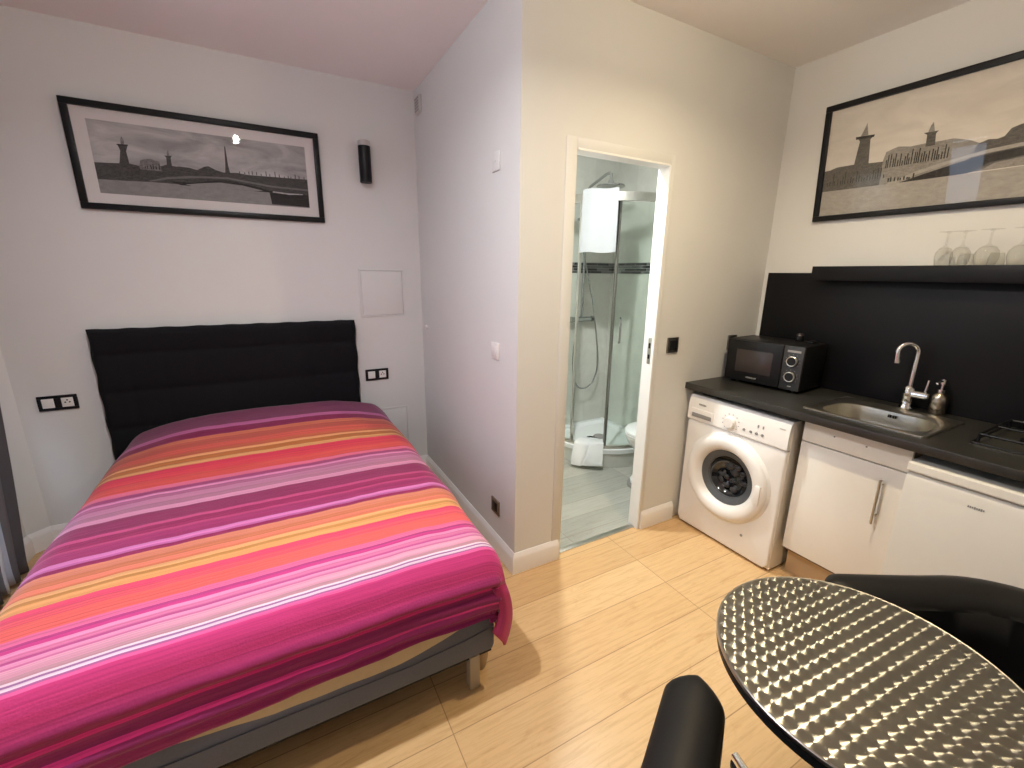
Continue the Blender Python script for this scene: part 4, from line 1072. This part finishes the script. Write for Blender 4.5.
def tumbler(label, x, y, h, r):
    z0 = 1.6015
    o = B().lathe([(.001,h-.006+z0), (r*.72,h-.006+z0), (r*.93,h*.5+z0), (r*.96,z0), (r,z0), (r*.97,h*.5+z0), (r*.80,h-.004+z0), (r*.70,h+z0), (.001,h+z0)], (x,y,0), seg=28, cap=False).build('tumbler', WINEGL)
    tag(o, label, 'glass', 'upturned glasses on the black shelf'); recenter(o, (x,y,z0))
tumbler('low upturned tumbler between the second and third wine glasses', 1.722, -.953, .052, .026)
tumbler('low upturned tumbler right of the larger wine glass', 1.722, -1.048, .052, .027)

# ------------------------------------------------------------------ bistro table
TC = (.051, -1.447); TRD = .289
t = thing('bistro_table', 'round bistro table with an engine turned steel top', 'table', (TC[0], TC[1], 0))
B().lathe([(.001,.730), (.20,.730), (TRD-.004,.730)], (*TC,0), seg=96, cap=False).build('table_top', PERLAGE, t)
s = B().lathe([(TRD-.005,.7302), (TRD-.002,.7312), (TRD,.7295), (TRD+.0005,.726), (TRD,.722)], (*TC,0), seg=96, cap=False); s.build('steel_rim', STEEL, t)
B().lathe([(.001,.694), (TRD-.012,.694), (TRD-.003,.699), (TRD-.002,.722), (TRD-.006,.7285), (.001,.7285)], (*TC,0), seg=96, cap=False).build('underside_rim', BLACKP, t)
B().lathe([(.13,.6935), (.125,.688), (.088,.676), (.080,.60), (.074,.50), (.045,.47), (.03,.465)], (*TC,0)).build('hub', BLACKP, t)
B().lathe([(.030,.468), (.030,.07), (.040,.06), (.045,.045)], (*TC,0)).build('column', CHROME, t)
for k in range(4):
    a = math.radians(66+90*k); d_ = Vector((math.cos(a), math.sin(a), 0)); c_ = Vector((*TC,0))
    lg = B().tube([c_+d_*.02+Vector((0,0,.062)), c_+d_*.12+Vector((0,0,.058)), c_+d_*.24+Vector((0,0,.044)), c_+d_*.315+Vector((0,0,.030))], .016, 14, radii=[.017,.017,.016,.015]).build('leg', CHROME, t)
    B().lathe([(.017,0), (.017,.012), (.010,.020)], c_+d_*.305).build('foot_pad', BLACKP, lg)

# ------------------------------------------------------------------ tub chairs
def tub_chair(label, loc, rz):
    """local: seat opens towards +x"""
    t = thing('tub_chair', label, 'chair', loc, rz, 'black tub chairs at the bistro table')
    R, th, zb_, zt2 = .25, .060, .27, .685
    path = []                       # (x, y, tangent)
    xs = .265
    for k in range(9): path.append((xs-k*(xs+.05)/8, R))
    for k in range(1, 30): a = PI/2+PI*k/30; path.append((-.05+R*math.cos(a), R*math.sin(a)))
    for k in range(9): path.append((-.05+k*(xs+.05)/8, -R))
    P = [Vector((x, y, 0)) for x, y in path]
    ext0 = [P[0]+(P[0]-P[1]).normalized()*e for e in (.0495,.048,.0445,.039,.031,.021,.010)]; ext1 = [P[-1]+(P[-1]-P[-2]).normalized()*e for e in (.010,.021,.031,.039,.0445,.048,.0495)]
    en = [math.sqrt(max(.01, 1-(e/.05)**2)) for e in (.0495,.048,.0445,.039,.031,.021,.010)]
    sc = en+[1]*len(P)+en[::-1]
    P = ext0+P+ext1; rings = []
    for i, p in enumerate(P):
        tg = (P[min(i+1,len(P)-1)]-P[max(i-1,0)]).normalized(); nn = Vector((tg.y, -tg.x, 0))      # outward
        back = sstep(.10, -.22, p.x)                     # wall a little thicker at the back
        h = th*(1+.25*back)*sc[i]; top = zt2-.012*(1-sc[i])
        sec = [(-h,zb_), (-h,.40), (-h*1.05,.55), (-h*1.05,top-.045)]
        for k in range(13): a = PI-PI*k/12; sec.append((h*1.05*math.cos(a), top-.045+.045*math.sin(a)))
        sec += [(h*1.05,.55), (h*.95,.42), (h*.75,.30), (h*.6,zb_)]
        lean = lambda z: .020*(z-zb_)/(zt2-zb_)
        rings.append([p+nn*(o_+lean(z))+Vector((0,0,z)) for o_, z in sec])
    B().loft(rings).build('backrest', LEATHER, t, smooth=60, local=True)
    def rr2(x0, x1, hw, r, z): return [(x, y, z) for x, y in rrect(x0, x1, -hw, hw, r, 8)]
    B().loft([rr2(-.19,.30,.20,.12,.33), rr2(-.20,.315,.208,.12,.35), rr2(-.20,.32,.208,.12,.425), rr2(-.185,.305,.195,.11,.448), rr2(-.10,.22,.12,.08,.456)]).build('seat_cushion', LEATHER, t, smooth=60, local=True)
    B().loft([rr2(-.20,.27,.20,.12,.275), rr2(-.20,.27,.205,.12,.33)]).build('seat_base', BLACKP, t, local=True)
    B().lathe([(.09,.276), (.085,.262), (.028,.25), (.026,.03), (.05,.02), (.20,.012), (.215,.006), (.215,0)], (.02,0,0), seg=40).build('pedestal', CHROME, t, local=True)
    return t
c1 = tub_chair('black leatherette tub chair between the round table and the kitchen units', (.506,-1.628,0), math.radians(150))
dup(c1, (-.374,-1.652,0), math.radians(30), 'black leatherette tub chair at the bottom edge left of the round table')
